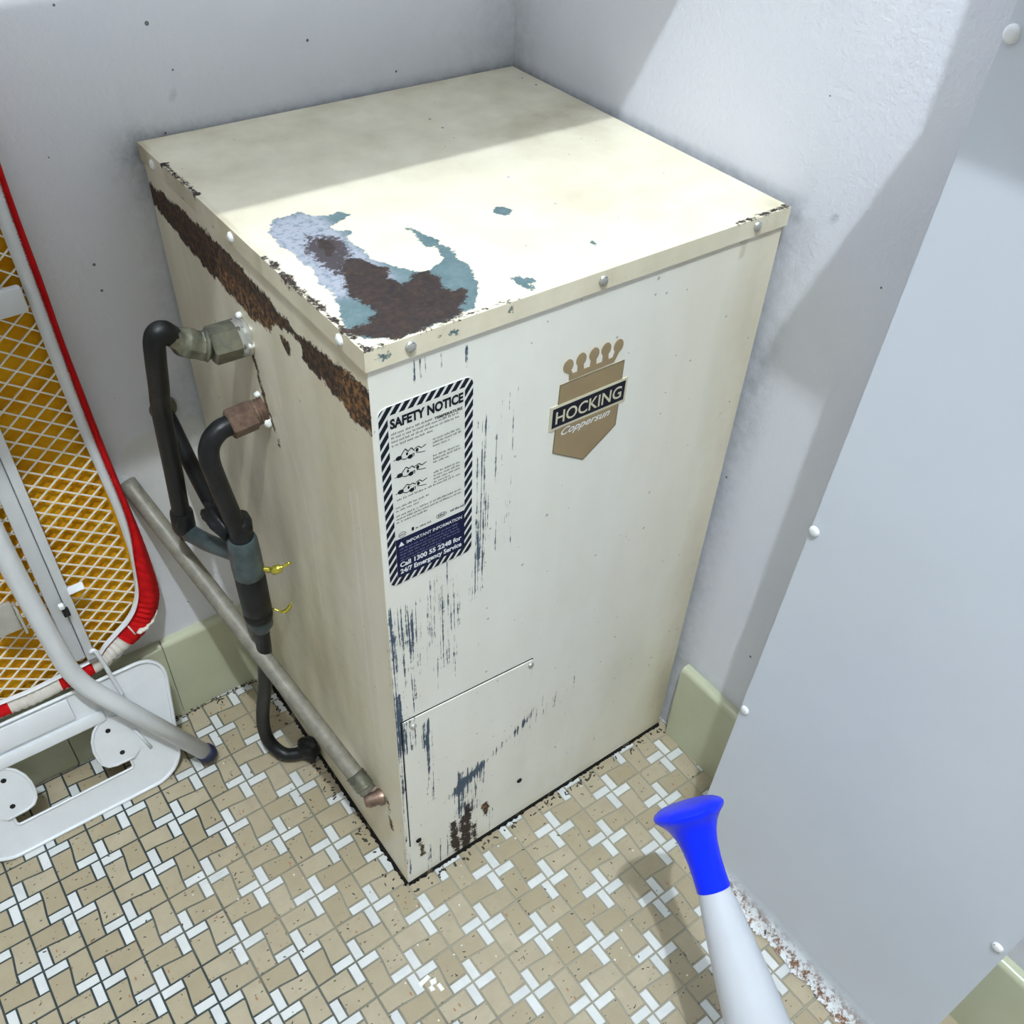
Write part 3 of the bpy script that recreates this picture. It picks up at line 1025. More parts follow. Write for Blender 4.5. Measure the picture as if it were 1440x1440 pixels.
def rrect(x0, x1, z0, z1, r, n=6):
    out = []
    for cx, cz, a0 in ((x1 - r, z0 + r, -90), (x1 - r, z1 - r, 0), (x0 + r, z1 - r, 90), (x0 + r, z0 + r, 180)):
        for k in range(n + 1):
            a = math.radians(a0 + 90 * k / n)
            out.append((cx + r * math.cos(a), cz + r * math.sin(a)))
    return out


def flat(pts, d):
    return [front(a, b, d) for a, b in pts], [list(range(len(pts)))]


stk = part(wh, 'notice_sticker', extrude_poly(rrect(SX0, SX1, SZ0, SZ1, 0.0095), lambda a, b: front(a, b, 0.0006), (0, 0.0008, 0)), 'label_white',
           label='safety notice sticker with striped black and white border')
# hazard stripes clipped to the border ring
IN = (SX0 + 0.0105, SX1 - 0.0105, SZ0 + 0.0105, SZ1 - 0.0105)


def clip(poly, inside, cut):
    out = []
    for a, b in zip(poly, poly[1:] + poly[:1]):
        ia, ib = inside(a), inside(b)
        if ia:
            out.append(a)
        if ia != ib:
            out.append(cut(a, b))
    return out


def clip_half(poly, nx, nz, c):
    g_ = lambda p: nx * p[0] + nz * p[1] - c
    def cut(a, b):
        t = g_(a) / (g_(a) - g_(b))
        return (a[0] + (b[0] - a[0]) * t, a[1] + (b[1] - a[1]) * t)
    return clip(poly, lambda p: g_(p) >= 0, cut) if poly else poly


def clip_convex(poly, conv):
    for a, b in zip(conv, conv[1:] + conv[:1]):
        nx, nz = -(b[1] - a[1]), b[0] - a[0]
        poly = clip_half(poly, nx, nz, nx * a[0] + nz * a[1])
    return poly


outer = rrect(SX0 + 0.0006, SX1 - 0.0006, SZ0 + 0.0006, SZ1 - 0.0006, 0.009)
stripes = []
bands = [(SX0, SX1, IN[3], SZ1), (SX0, SX1, SZ0, IN[2]), (SX0, IN[0], IN[2], IN[3]), (IN[1], SX1, IN[2], IN[3])]
for k in range(-30, 60):
    c0 = SX0 + k * 0.0098
    for x0, x1, z0, z1 in bands:
        rect = [(x0, z0), (x1, z0), (x1, z1), (x0, z1)]
        sl = 0.75
        p = clip_half(rect, 1, -sl, c0 - sl * SZ0 - 0.1)
        p = clip_half(p, -1, sl, -(c0 + 0.0062 - sl * SZ0 - 0.1))
        if len(p) > 2:
            p = clip_convex(p, outer)
            if len(p) > 2:
                stripes.append(flat(p, 0.0008))
part(stk, 'hazard_stripes', join(*stripes), 'ink')
part(stk, 'paper_field', flat([(IN[0], IN[2]), (IN[1], IN[2]), (IN[1], IN[3]), (IN[0], IN[3])], 0.0009), 'label_paper')
NV = 0.7605
part(stk, 'navy_block', flat([(IN[0], IN[2]), (IN[1], IN[2]), (IN[1], NV), (IN[0], NV)], 0.0010), 'navy_ink')


def put_text(root, name, s, x, z, size, mat, d, **kw):
    g_ = text_geo(s, size, lambda a, b: front(x + a, z + b, d), **kw)
    return part(root, name, g_, mat)


put_text(stk, 'lettering', 'SAFETY NOTICE', 0.0190, 0.9065, 0.0150, 'ink', 0.0012, offset=0.0007, width=0.0835)


def word_lines(x0, x1, z, n, step, hgt, last=1.0, bold=False):
    out = []
    for k in range(n):
        xx = x0
        end = x0 + (x1 - x0) * (last if k == n - 1 else rng.uniform(0.93, 1.0))
        zz = z - k * step
        while xx < end - 0.002:
            w = rng.uniform(0.0025, 0.0085)
            w = min(w, end - xx)
            # letters as short upright ticks
            c = xx
            while c < xx + w - 0.0006:
                hh = hgt * rng.choice((0.65, 0.65, 1.0))
                out.append(flat([(c, zz), (c + 0.0008, zz), (c + 0.0008, zz + hh), (c, zz + hh)], 0.0012))
                c += 0.0012
            xx += w + 0.0013
    return out


L = []
X0, X1 = 0.0195, 0.1015
L += word_lines(X0, 0.066, 0.8985, 1, 0.0047, 0.0026) + word_lines(X0, X1, 0.8938, 3, 0.0047, 0.0026, 0.6)
for z in (0.8735, 0.8525, 0.8305):
    L += word_lines(0.066, 0.100, z, 4 if z < 0.84 else 3, 0.0042, 0.0023, 0.6)
L += word_lines(0.0215, 0.1015, 0.8140, 1, 0.004, 0.0026)
L += word_lines(0.0195, 0.060, 0.8040, 2, 0.0045, 0.0025, 0.7)
L += word_lines(0.0195, 0.1015, 0.7925, 3, 0.0045, 0.0025, 0.5)
part(stk, 'small_print', join(*L), 'faded_ink')
put_text(stk, 'lettering', 'TEMPERATURE', 0.0685, 0.8975, 0.0045, 'ink', 0.0013, offset=0.00012, width=0.033)
put_text(stk, 'lettering', 'IMPORTANT INFORMATION', 0.0300, 0.7500, 0.0062, 'label_white', 0.0013, offset=0.0001, width=0.071)
put_text(stk, 'lettering', 'Call 1300 55 2248 for', 0.0205, 0.7185, 0.0094, 'label_white', 0.0013, offset=0.00032, width=0.0800)
put_text(stk, 'lettering', '24/7 Emergency Service', 0.0205, 0.7085, 0.0094, 'label_white', 0.0013, offset=0.00032, width=0.0800)
part(stk, 'small_print', join(*word_lines(0.0215, 0.1005, 0.7440, 5, 0.0043, 0.0024, 0.7)), 'pale_navy')
tri = [flat([(0.0200, 0.7495), (0.0272, 0.7495), (0.0236, 0.7560)], 0.0013)]
part(stk, 'warning_triangle', join(*tri), 'label_white')
# valve drawings: a nozzle, a body with lever and a hand pulling it
def disc(cx, cz, rx, rz, d=0.0012, n=14, a0=0.0):
    return flat([(cx + rx * math.cos(2 * math.pi * k / n + a0), cz + rz * math.sin(2 * math.pi * k / n + a0)) for k in range(n)], d)
def stroke(pts, w, d=0.0012):
    out = []
    for (x0, z0), (x1, z1) in zip(pts[:-1], pts[1:]):
        l_ = math.hypot(x1 - x0, z1 - z0) + 1e-9
        nx, nz = -(z1 - z0) / l_ * w / 2, (x1 - x0) / l_ * w / 2
        out.append(flat([(x0 - nx, z0 - nz), (x1 - nx, z1 - nz), (x1 + nx, z1 + nz), (x0 + nx, z0 + nz)], d))
    return out
figs = []
for k, z in enumerate((0.8690, 0.8470, 0.8255)):
    figs += [disc(0.0265, z - 0.001, 0.0036, 0.0028), disc(0.0395, z - 0.0045, 0.0030, 0.0026)]
    figs += stroke([(0.0205, z - 0.002), (0.0245, z - 0.001)], 0.0007)
    figs += stroke([(0.029, z + 0.001), (0.034, z + 0.0075 - k * 0.001), (0.0375, z + 0.003), (0.041, z + 0.006 - k * 0.001), (0.0445, z + 0.001)], 0.0011)
    figs += stroke([(0.029, z - 0.003), (0.034, z - 0.0055), (0.0385, z - 0.003), (0.044, z - 0.002), (0.0435, z - 0.006)], 0.0009)
    figs += stroke([(0.0445, z + 0.003), (0.049, z + 0.0045), (0.0525, z + 0.001), (0.058, z + 0.003)], 0.0010)
    figs += stroke([(0.046, z - 0.002), (0.051, z - 0.004), (0.057, z - 0.005)], 0.0008)
    figs += [disc(0.0475, z + 0.0005, 0.0018, 0.0022), disc(0.0360, z + 0.0005, 0.0013, 0.002)]
part(stk, 'valve_drawings', join(*figs), 'ink')
logos = []
logos += stroke([(0.0255 + 0.0045 * math.cos(a * 0.5236), 0.7655 + 0.0035 * math.sin(a * 0.5236)) for a in range(13)], 0.0006)
logos += word_lines(0.0225, 0.0290, 0.7645, 1, .004, 0.0025)
logos += [disc(0.0385, 0.7670, 0.0016, 0.0028)] + word_lines(0.042, 0.062, 0.7650, 1, .004, 0.0022)
logos += stroke([(0.0745 + 0.0065 * math.cos(a * 0.5236), 0.7685 + 0.0032 * math.sin(a * 0.5236)) for a in range(13)], 0.0006)
logos += word_lines(0.0705, 0.0790, 0.7672, 1, .004, 0.0030) + word_lines(0.086, 0.103, 0.7672, 1, .004, 0.0034)
part(stk, 'maker_marks', join(*logos), 'ink')

# --- crown and shield badge
badge_pts = [(0.2275, 0.8775), (0.3188, 0.8775), (0.3190, 0.7875), (0.2727, 0.7554), (0.2250, 0.7860)]
badge = part(wh, 'badge', extrude_poly(badge_pts, lambda a, b: front(a, b, 0.0008), (0, 0.0012, 0)), 'gold', label='gold shield badge with a crown and black name banner')


def outline_ring(pts, w, d):
    c = np.mean(pts, 0)
    out = []
    P = [np.array(p) for p in pts]
    Q = [c + (p - c) * (1 - w / np.linalg.norm(p - c)) for p in P]
    n = len(P)
    for i in range(n):
        j = (i + 1) % n
        out.append(flat([tuple(P[i]), tuple(P[j]), tuple(Q[j]), tuple(Q[i])], d))
    return join(*out)


part(badge, 'edge_line', outline_ring(badge_pts, 0.0012, 0.0009), 'gold_edge')
cp = [(0.2395, 0.8790), (0.3028, 0.8800)]
for bx, bz, st in ((0.3068, 0.8950, 0.3045), (0.2890, 0.8950, 0.2895), (0.2722, 0.8945, 0.2722), (0.2543, 0.8945, 0.2548), (0.2368, 0.8930, 0.2398)):
    cp += [(st + 0.0045, 0.8868), (bx + 0.0036, bz), (bx - 0.0036, bz), (st - 0.0045, 0.8868)]
cp = [p for p in cp if p not in ((0.3045 + 0.0045, 0.8868),)][:-1] + [(0.2392, 0.8868)]
crown = [extrude_poly(cp, lambda a, b: front(a, b, 0.0008), (0, 0.0012, 0))]
for a, b in ((0.2368, 0.8985), (0.2543, 0.9005), (0.2722, 0.9008), (0.2890, 0.9010), (0.3068, 0.8995)):
    crown.append(extrude_poly([(a + 0.0068 * math.cos(t * math.pi / 10), b + 0.0082 * math.sin(t * math.pi / 10)) for t in range(20)], lambda p, q_: front(p, q_, 0.0009), (0, 0.0012, 0)))
part(badge, 'crown', join(*crown), 'gold')
ban = extrude_poly([(0.2164, 0.8195), (0.3275, 0.8187), (0.3277, 0.8518), (0.2165, 0.8520)], lambda a, b: front(a, b, 0.0012), (0, 0.0016, 0))
part(badge, 'banner_border', ban, 'cream_letter')
part(badge, 'banner', flat([(0.2196, 0.8228), (0.3246, 0.8222), (0.3250, 0.8487), (0.2200, 0.8487)], 0.0014), 'ink')
put_text(badge, 'lettering', 'HOCKING', 0.2245, 0.8275, 0.0232, 'cream_letter', 0.0017, offset=0.0003, width=0.0955)
put_text(badge, 'lettering', 'Coppersun', 0.2345, 0.8075, 0.0140, 'label_white', 0.0012, offset=0.0002, width=0.072, shear=0.45)

# ------------------------------------------------------------------ pipework beside the heater
p1 = thing('outlet_pipe', (-0.10, 0.389, 0.50), 'black lagged pipe dropping from the upper heater fitting, paint flaking', 'pipe')
part(p1, 'union_nut', hexnut((-0.004, 0.290, 0.862), (-1, 0, 0.02), 0.040, 0.0225), 'brass_dull', 'auto', 'large dull brass hexagonal union nut')
part(p1, 'flange', lathe((-0.0005, 0.290, 0.862), (-1, 0, 0), [(0, .023), (.003, .0235), (.005, .021), (.007, .0235), (.0095, .021), (.012, .022)], 24), 'steel', 'auto')
part(p1, 'elbow', tube(smooth_path([(-0.042, 0.290, 0.863), (-0.056, 0.291, 0.868), (-0.070, 0.290, 0.878), (-0.084, 0.287, 0.892)], 5),
                       [.0125, .016, .019, .0165, .0175, .0165, .0165, .017, .0175, .018, .0175, .016, .0135, .0125, .0125, .0125], 8), 'brass_dull', 'auto', 'dull brass elbow wound with tape')
part(p1, 'pipe', tube(smooth_path([(-0.080, 0.289, 0.888), (-0.092, 0.283, 0.902), (-0.101, 0.284, 0.896), (-0.103, 0.293, 0.868), (-0.1015, 0.318, 0.815), (-0.1005, 0.342, 0.762), (-0.1, 0.366, 0.655), (-0.1, 0.389, 0.546), (-0.098, 0.389, 0.520)], 8), 0.0118), 'flaked_black', 'all')
part(p1, 'clip', lathe((-0.1, 0.384, 0.572), (0, 0.02, -0.10), [(0, .013), (.004, .0155), (.035, .016), (.045, .013)], 14), 'black', 'auto')

p2 = thing('inlet_pipe', (-0.062, 0.274, 0.58), 'short black bent pipe from the lower heater fitting with copper nut', 'pipe')
part(p2, 'union_nut', hexnut((-0.012, 0.275, 0.766), (-1, -0.02, -0.06), 0.034, 0.0185), 'copper_dull', 'auto', 'dull copper hexagonal nut')
part(p2, 'threaded_stub', lathe((0.0, 0.275, 0.767), (-1, 0, 0), [(0, .016), (.003, .0165), (.005, .0145), (.007, .0165), (.009, .0145), (.011, .0165), (.014, .015)], 20), 'copper_dull', 'auto')
part(p2, 'pipe', tube(smooth_path([(-0.042, 0.274, 0.764), (-0.058, 0.273, 0.762), (-0.072, 0.272, 0.750), (-0.0775, 0.272, 0.728), (-0.074, 0.273, 0.690), (-0.066, 0.2735, 0.630), (-0.062, 0.274, 0.590)], 8), 0.0125), 'black', 'all')
for y, z in ((0.262, 0.758), (0.281, 0.787), (0.272, 0.862), (0.294, 0.887)):
    r_ = 0.0062 if (y, z) in ((0.262, 0.758), (0.272, 0.862)) else 0.0042
    bm = bmesh.new()
    bmesh.ops.create_icosphere(bm, subdivisions=2, radius=r_)
    for vv in bm.verts:
        vv.co = vv.co * rng.uniform(0.8, 1.15) + Vector((-0.002, y, z))
    part(p2 if z < 0.8 else p1, 'sealant_blob', from_bm(bm), 'white_blob', 'all')

vl = thing('relief_valve', (-0.06, 0.274, 0.40), 'taped grey green valve in the middle of the black pipes', 'valve')
part(vl, 'body', tube([(-0.0600, 0.2740, 0.588), (-0.060, 0.274, 0.582), (-0.060, 0.274, 0.560), (-0.060, 0.274, 0.535), (-0.060, 0.274, 0.522), (-0.060, 0.274, 0.516)], [0.018, 0.020, 0.0205, 0.0215, 0.0215, 0.018], 20, True, 0.03), 'tape', 'auto', 'grey green taped valve body')
part(vl, 'sleeve', lathe((-0.060, 0.274, 0.520), (0, 0, -1), [(0, .0195), (.01, .021), (.05, .0205), (.072, .0205), (.075, .0185), (.08, .0205), (.088, .0195)], 22), 'black', 'auto')
part(vl, 'collar', lathe((-0.060, 0.274, 0.434), (0, 0, -1), [(0, .0155), (.004, .018), (.018, .018), (.024, .014), (.03, .012)], 20), 'tape', 'auto')
part(vl, 'top_cap', lathe((-0.060, 0.274, 0.586), (0, 0, 1), [(0, .0155), (.008, .0165), (.014, .0135), (.024, .013)], 18), 'black', 'auto')
part(vl, 'side_branch', tube(smooth_path([(-0.060, 0.278, 0.548), (-0.070, 0.302, 0.546), (-0.083, 0.338, 0.536), (-0.097, 0.385, 0.528)], 6), [.0165] * 4 + [.013] * 4 + [.0125] * 11, 14, True, 0.02), 'tape', 'all')
bm = bmesh.new()
bmesh.ops.create_icosphere(bm, subdivisions=3, radius=1.0)
for vv in bm.verts:
    k = 1 + 0.14 * math.sin(vv.co.x * 7 + vv.co.z * 5) + 0.08 * math.sin(vv.co.y * 13)
    vv.co = Vector((vv.co.x * 0.017 * k, vv.co.y * 0.032 * k, vv.co.z * 0.020 * k)) + Vector((-0.074, 0.309, 0.600))
part(vl, 'tape_wrap', from_bm(bm), 'black', 'all', 'lumpy black tape binding the pipes together')
part(vl, 'tape_wrap', lathe((-0.060, 0.262, 0.604), (0.15, 0.5, 0.1), [(0, .006), (.003, .013), (.02, .0145), (.03, .012), (.034, .005)], 14), 'black', 'all')
part(vl, 'brass_lever', tube(smooth_path([(-0.044, 0.262, 0.530), (-0.034, 0.252, 0.530), (-0.024, 0.247, 0.534), (-0.012, 0.243, 0.540)], 5), [.004] * 5 + [.0065] * 5 + [.0025] * 6, 10), 'brass', 'all', 'bright brass lever')
part(vl, 'brass_lever', tube(smooth_path([(-0.042, 0.262, 0.448), (-0.030, 0.250, 0.446), (-0.018, 0.245, 0.462)], 5), [.0015] * 4 + [.003] * 5 + [.0012] * 2, 8), 'brass', 'all', 'bright brass bent wire')

p3 = thing('floor_hose', (-0.06, 0.33, 0.006), 'black hose looping down onto the floor to the heater foot', 'hose')
part(p3, 'hose', tube(smooth_path([(-0.060, 0.274, 0.415), (-0.061, 0.284, 0.34), (-0.064, 0.304, 0.25), (-0.069, 0.338, 0.14), (-0.071, 0.350, 0.075), (-0.068, 0.345, 0.038), (-0.057, 0.326, 0.020), (-0.040, 0.312, 0.019), (-0.018, 0.306, 0.024), (-0.001, 0.305, 0.028)], 10), 0.0112), 'black', 'all')
bm = bmesh.new()
bmesh.ops.create_icosphere(bm, subdivisions=3, radius=1.0)
for vv in bm.verts:
    k = 1 + 0.12 * math.sin(vv.co.x * 6 + vv.co.y * 5) + 0.1 * math.sin(vv.co.z * 11)
    vv.co = Vector((vv.co.x * 0.018 * k, vv.co.y * 0.023 * k, vv.co.z * 0.019 * k)) + Vector((-0.017, 0.303, 0.028))
part(p3, 'end_fitting', from_bm(bm), 'black', 'all', 'lumpy black fitting at the heater')

p4 = thing('wall_pipe', (-0.047, WALL_Y, 0.59), 'thin dark pipe slanting out of the back wall, old paint patches', 'pipe')
part(p4, 'pipe', tube(smooth_path([(-0.052, WALL_Y - 0.001, 0.632), (-0.054, 0.50, 0.624), (-0.060, 0.43, 0.604), (-0.066, 0.36, 0.596), (-0.068, 0.315, 0.596)], 6), 0.0112), 'flaked_black', 'all')
part(p4, 'wall_collar', lathe((-0.052, WALL_Y, 0.632), (0, -1, 0), [(0, .020), (.004, .019), (.007, .013)], 18), 'crumble' if False else 'brass_dull', 'auto')

p5 = thing('drain_pipe', (-0.014, 0.08, 0.19), 'long bare grey metal pipe running diagonally from wall to heater foot', 'pipe')
A_, B_ = np.array((-0.130, 0.534, 0.53)), np.array((-0.0150, 0.076, 0.192))
dd = (B_ - A_) / np.linalg.norm(B_ - A_)
part(p5, 'pipe', tube([A_ + (B_ - A_) * t for t in np.linspace(0, 1, 40)], 0.0132, 18, True), 'grey_pipe', 'all')
part(p5, 'threaded_end', lathe(B_ - dd * 0.035, dd, [(0, .013), (.002, .0155), (.006, .0145), (.010, .0155), (.014, .0145), (.018, .0155), (.022, .0145), (.026, .0150), (.03, .012)], 18), 'brass_dull', 'auto', 'rough threaded pipe end')
part(p5, 'end_stub', lathe((-0.0, 0.060, 0.187), (-1, 0.25, 0), [(0, .0135), (.006, .0135), (.010, .011), (.022, .0115), (.028, .008)], 16), 'copper_dull', 'auto', 'short copper stub into the heater side')

# ------------------------------------------------------------------ folded ironing board leaning on the back wall
def yb(z):
    return 0.489 + (z - 0.25) * 0.028


ib = thing('ironing_board', (-0.36, 0.41, 0), 'folded white ironing board with red cover edge leaning against the wall', 'ironing board')
XC = -0.365
# stations down the right edge: inner mesh edge, white/red boundary, outer red edge
ST = [((-0.236, 1.40), (-0.222, 1.41), (-0.212, 1.42)), ((-0.196, 1.25), (-0.181, 1.25), (-0.172, 1.25)), ((-0.183, 1.10), (-0.166, 1.10), (-0.158, 1.10)),
      ((-0.180, 0.95), (-0.1640, 0.95), (-0.1555, 0.95)), ((-0.1785, 0.86), (-0.1625, 0.865), (-0.1535, 0.868)), ((-0.1775, 0.78), (-0.1615, 0.785), (-0.1530, 0.79)),
      ((-0.1745, 0.69), (-0.1600, 0.695), (-0.1500, 0.70)), ((-0.170, 0.609), (-0.1570, 0.612), (-0.1470, 0.615)), ((-0.165, 0.522), (-0.1525, 0.522), (-0.1415, 0.510)),
      ((-0.1645, 0.470), (-0.1545, 0.468), (-0.1385, 0.455)), ((-0.1660, 0.425), (-0.1580, 0.422), (-0.1375, 0.400)), ((-0.1740, 0.368), (-0.1660, 0.360), (-0.1385, 0.340)),
      ((-0.1860, 0.336), (-0.1770, 0.328), (-0.1450, 0.310)), ((-0.2030, 0.315), (-0.1940, 0.305), (-0.1600, 0.279)), ((-0.2230, 0.300), (-0.2160, 0.292), (-0.1900, 0.252)),
      ((-0.2450, 0.284), (-0.2400, 0.276), (-0.2290, 0.238)), ((-0.2630, 0.268), (-0.2600, 0.262), (-0.2600, 0.226)), ((-0.300, 0.264), (-0.300, 0.257), (-0.300, 0.221)),
      ((-0.330, 0.262), (-0.330, 0.256), (-0.330, 0.218)), ((-0.365, 0.260), (-0.365, 0.254), (-0.365, 0.215))]
ST = [(a, (a[0] + (b[0] - a[0]) * 0.55, a[1] + (b[1] - a[1]) * 0.55) if i > 9 else b, c) for i, (a, b, c) in enumerate(ST)]
full = ST + [tuple((2 * XC - x, z) for x, z in s) for s in ST[-2::-1]]


def resample(idx_, n):
    P = np.array([s[idx_] for s in full])
    out = []
    for i in range(len(P) - 1):
        a, b = P[max(i - 1, 0)], P[i]
        c, d = P[i + 1], P[min(i + 2, len(P) - 1)]
        for k in range(n):
            t = k / n
            out.append(0.5 * (2 * b + (c - a) * t + (2 * a - 5 * b + 4 * c - d) * t * t + (3 * b - a - 3 * c + d) * t ** 3))
    out.append(P[-1])
    return np.array(out)


NS = 10
RI, RM, RO = resample(0, NS), resample(1, NS), resample(2, NS)
NT = len(RI)


def ribbon(A, B, i0, i1, cols, fn):
    V, F = [], []
    for i in range(i0, i1 + 1):
        for j in range(cols + 1):
            t = j / cols
            x, z = A[i] * (1 - t) + B[i] * t
            V.append((x, yb(z) + fn(i, t), z))
    n = cols + 1
    for i in range(i1 - i0):
        for j in range(cols):
            a = i * n + j
            F.append([a, a + 1, a + n + 1, a + n])
    return V, F


def red_bulge(i, t):
    width = np.linalg.norm(RO[i] - RM[i])
    wr_ = 0.0016 * math.sin(i * 1.9) + 0.0011 * math.sin(i * 4.1 + t * 3)
    return -0.004 - 0.007 * math.sin(math.pi * min(1, t * 1.1)) * min(1, width / 0.02) + 0.013 * max(0, t - 0.55) ** 1.5 / 0.3 + wr_ * min(1, width / 0.02) * (1 - t * 0.5)


def braid(i, t):
    return -0.004 - 0.003 * math.sin(math.pi * t) - 0.0013 * math.sin(i * 3.1 + t * 5)


def seg(k):
    return k * NS


part(ib, 'cover_edge', ribbon(RM, RO, 0, seg(14) + 2, 8, red_bulge), 'red', 'all', 'gathered red fabric cover edge')
part(ib, 'cover_patch', ribbon(RM, RO, seg(14) + 2, seg(16) + 3, 8, red_bulge), 'cream_cloth', 'all', 'cream printed patch of the cover')
part(ib, 'cover_edge', ribbon(RM, RO, seg(16) + 3, seg(17) + 8, 8, red_bulge), 'red', 'all')
part(ib, 'cover_patch', ribbon(RM, RO, seg(17) + 8, seg(20), 8, red_bulge), 'cream_cloth', 'all')
part(ib, 'cover_edge', ribbon(RM, RO, seg(20), NT - 1, 8, red_bulge), 'red', 'all')
# white print marks on the red
def on_cover(i, t, lift=0.0015):
    x, z = RM[i] * (1 - t) + RO[i] * t
    return (x, yb(z) + red_bulge(i, t) - lift, z)
pts = [on_cover(seg(13) - 6 + k, 0.93 - k * 0.05) for k in range(12)]
part(ib, 'cover_print', tube(pts, [.0012, .0018, .0022, .0026, .003, .003, .0028, .003, .0042, .005, .0042, .001], 8), 'cream_cloth', 'all', 'white printed squiggle on the red cover')
pts = [on_cover(seg(13) + 3 + k, 0.02 + k * 0.12) for k in range(4)]
part(ib, 'cover_print', tube(pts, 0.0013, 8), 'cream_cloth', 'all')
# white rim
part(ib, 'rim', ribbon(RI, RM, 0, NT - 1, 6, lambda i, t: -0.005 - 0.0045 * math.sin(math.pi * t) + 0.003 * (abs(t - .5) > 0.45)), 'board_white', 'all')
# stitching: small red teeth along the boundary
teeth = []
for i in np.arange(20, seg(16), 0.42):
    k = int(i)
    fr = i - k
    m_pt = RM[k] * (1 - fr) + RM[min(k + 1, NT - 1)] * fr
    d_ = (RI[k] - RM[k]) / np.linalg.norm(RI[k] - RM[k])
    tt = RM[min(k + 1, NT - 1)] - RM[k]
    tt = tt / (np.linalg.norm(tt) + 1e-9)
    a = m_pt + d_ * rng.uniform(0.0015, 0.0035) + tt * 0.001
    P = [m_pt - tt * 0.0011 - d_ * 0.001, m_pt + tt * 0.0011 - d_ * 0.001, a]
    base_i = len(teeth)
    teeth.append(([(p[0], yb(p[1]) - 0.0075, p[1]) for p in P], [[0, 1, 2]]))
stt = part(ib, 'stitching', join(*teeth), 'red', False, 'red zigzag stitching')
# felt behind the mesh
fp = [tuple(p) for p in (RM[::4] * 0.8 + RO[::4] * 0.2)]
g = extrude_poly(fp, lambda x, z: (x, yb(z) + 0.0085, z), (0, 0.012, 0))
part(ib, 'felt_pad', g, 'felt', False, 'ochre brown felt pad seen through the mesh')
# diamond mesh
inner = [tuple(p) for p in (RI * 0.85 + RM * 0.15)]
poly_in = np.array(inner)
DX, DZ = 0.0162, 0.0120
OX, OZ = -0.218, 0.6285
nodes = []
for i in range(-30, 12):
    for j in range(-70, 80):
        if (i + j) % 2 == 0:
            nodes.append((i, j))
NXZ = {(i, j): (OX + i * DX, OZ + j * DZ) for i, j in nodes}
xs_a = np.array([NXZ[k][0] for k in nodes])
zs_a = np.array([NXZ[k][1] for k in nodes])
ins = sdf_poly(xs_a, zs_a, poly_in) > -0.012
inside = {k for k, b in zip(nodes, ins) if b}
pairs = [(k, (k[0] + 1, k[1] + dj)) for k in inside for dj in (1, -1) if (k[0] + 1, k[1] + dj) in inside]
mid = np.array([((NXZ[a][0] + NXZ[b][0]) / 2, (NXZ[a][1] + NXZ[b][1]) / 2) for a, b in pairs])
mid_in = sdf_poly(mid[:, 0], mid[:, 1], poly_in) > 0
pairs = sorted(p for p, b in zip(pairs, mid_in) if b)
wires = []
WW = 0.0017
for ka, kb in pairs:
    a, b = np.array(NXZ[ka]), np.array(NXZ[kb])
    e = (b - a) / np.linalg.norm(b - a)
    nrm_ = np.array((-e[1], e[0])) * WW / 2
    ya_, yb2 = yb(a[1]) - 0.001, yb(b[1]) - 0.001
    q4 = [a - nrm_, a + nrm_, b + nrm_, b - nrm_]
    V = [(p[0], (ya_ if k < 2 else yb2), p[1]) for k, p in enumerate(q4)] + [(p[0], (ya_ if k < 2 else yb2) + 0.0022, p[1]) for k, p in enumerate(q4)]
    wires.append((V, [[0, 3, 2, 1], [0, 1, 5, 4], [2, 3, 7, 6], [1, 2, 6, 5], [3, 0, 4, 7]]))
mo = part(ib, 'wire_mesh', join(*wires), 'mesh', False, 'cream diamond wire mesh panel')


def bar_between(a, b, w, t, bev=0.002, up=(0, -1, 0)):
    """rectangular bar from a to b, w across, t thick towards the room"""
    a, b = np.asarray(a, float), np.asarray(b, float)
    d = b - a
    L_ = np.linalg.norm(d)
    d = d / L_
    n = np.asarray(up, float)
    n = n - d * (n @ d)
    n /= np.linalg.norm(n)
    s = np.cross(d, n)
    V, F = bevel_box((0, -w / 2, 0), (L_, w / 2, t), bev)
    return [tuple(a + d * x + s * y + n * z) for x, y, z in V], F


# cross rail near the top of the picture, foot rail, centre channel
part(ib, 'cross_rail', bar_between((-0.182, yb(0.864) - 0.004, 0.866), (2 * XC + 0.182, yb(0.864) - 0.004, 0.860), 0.034, 0.012, 0.004), 'board_white', 'auto')
part(ib, 'centre_rail', join(bar_between((-0.2665, yb(1.3) - 0.006, 1.30), (-0.2690, yb(0.285) - 0.006, 0.283), 0.013, 0.016, 0.002),
                             bar_between((-0.2830, yb(1.3) - 0.006, 1.30), (-0.2860, yb(0.285) - 0.006, 0.286), 0.020, 0.010, 0.002)), 'board_white', 'auto', 'white steel centre channel')
part(ib, 'centre_rail', bar_between((-0.4400, yb(1.3) - 0.006, 1.30), (-0.4420, yb(0.285) - 0.006, 0.283), 0.032, 0.012, 0.002), 'board_white', 'auto')
part(ib, 'rail_tab', bar_between((-0.263, 0.472, 0.430), (-0.241, 0.466, 0.436), 0.012, 0.003, 0.001, (0, -0.6, 0.8)), 'board_white', 'auto')
part(ib, 'rivet', bevel_box((-0.2835, 0.462, 0.409), (-0.2755, 0.470, 0.418), 0.002), 'painted_screw', 'auto')
part(ib, 'rivet', bevel_box((-0.2810, 0.463, 0.392), (-0.2720, 0.470, 0.406), 0.001), 'dark', 'auto', 'dark slot beside the rivet')
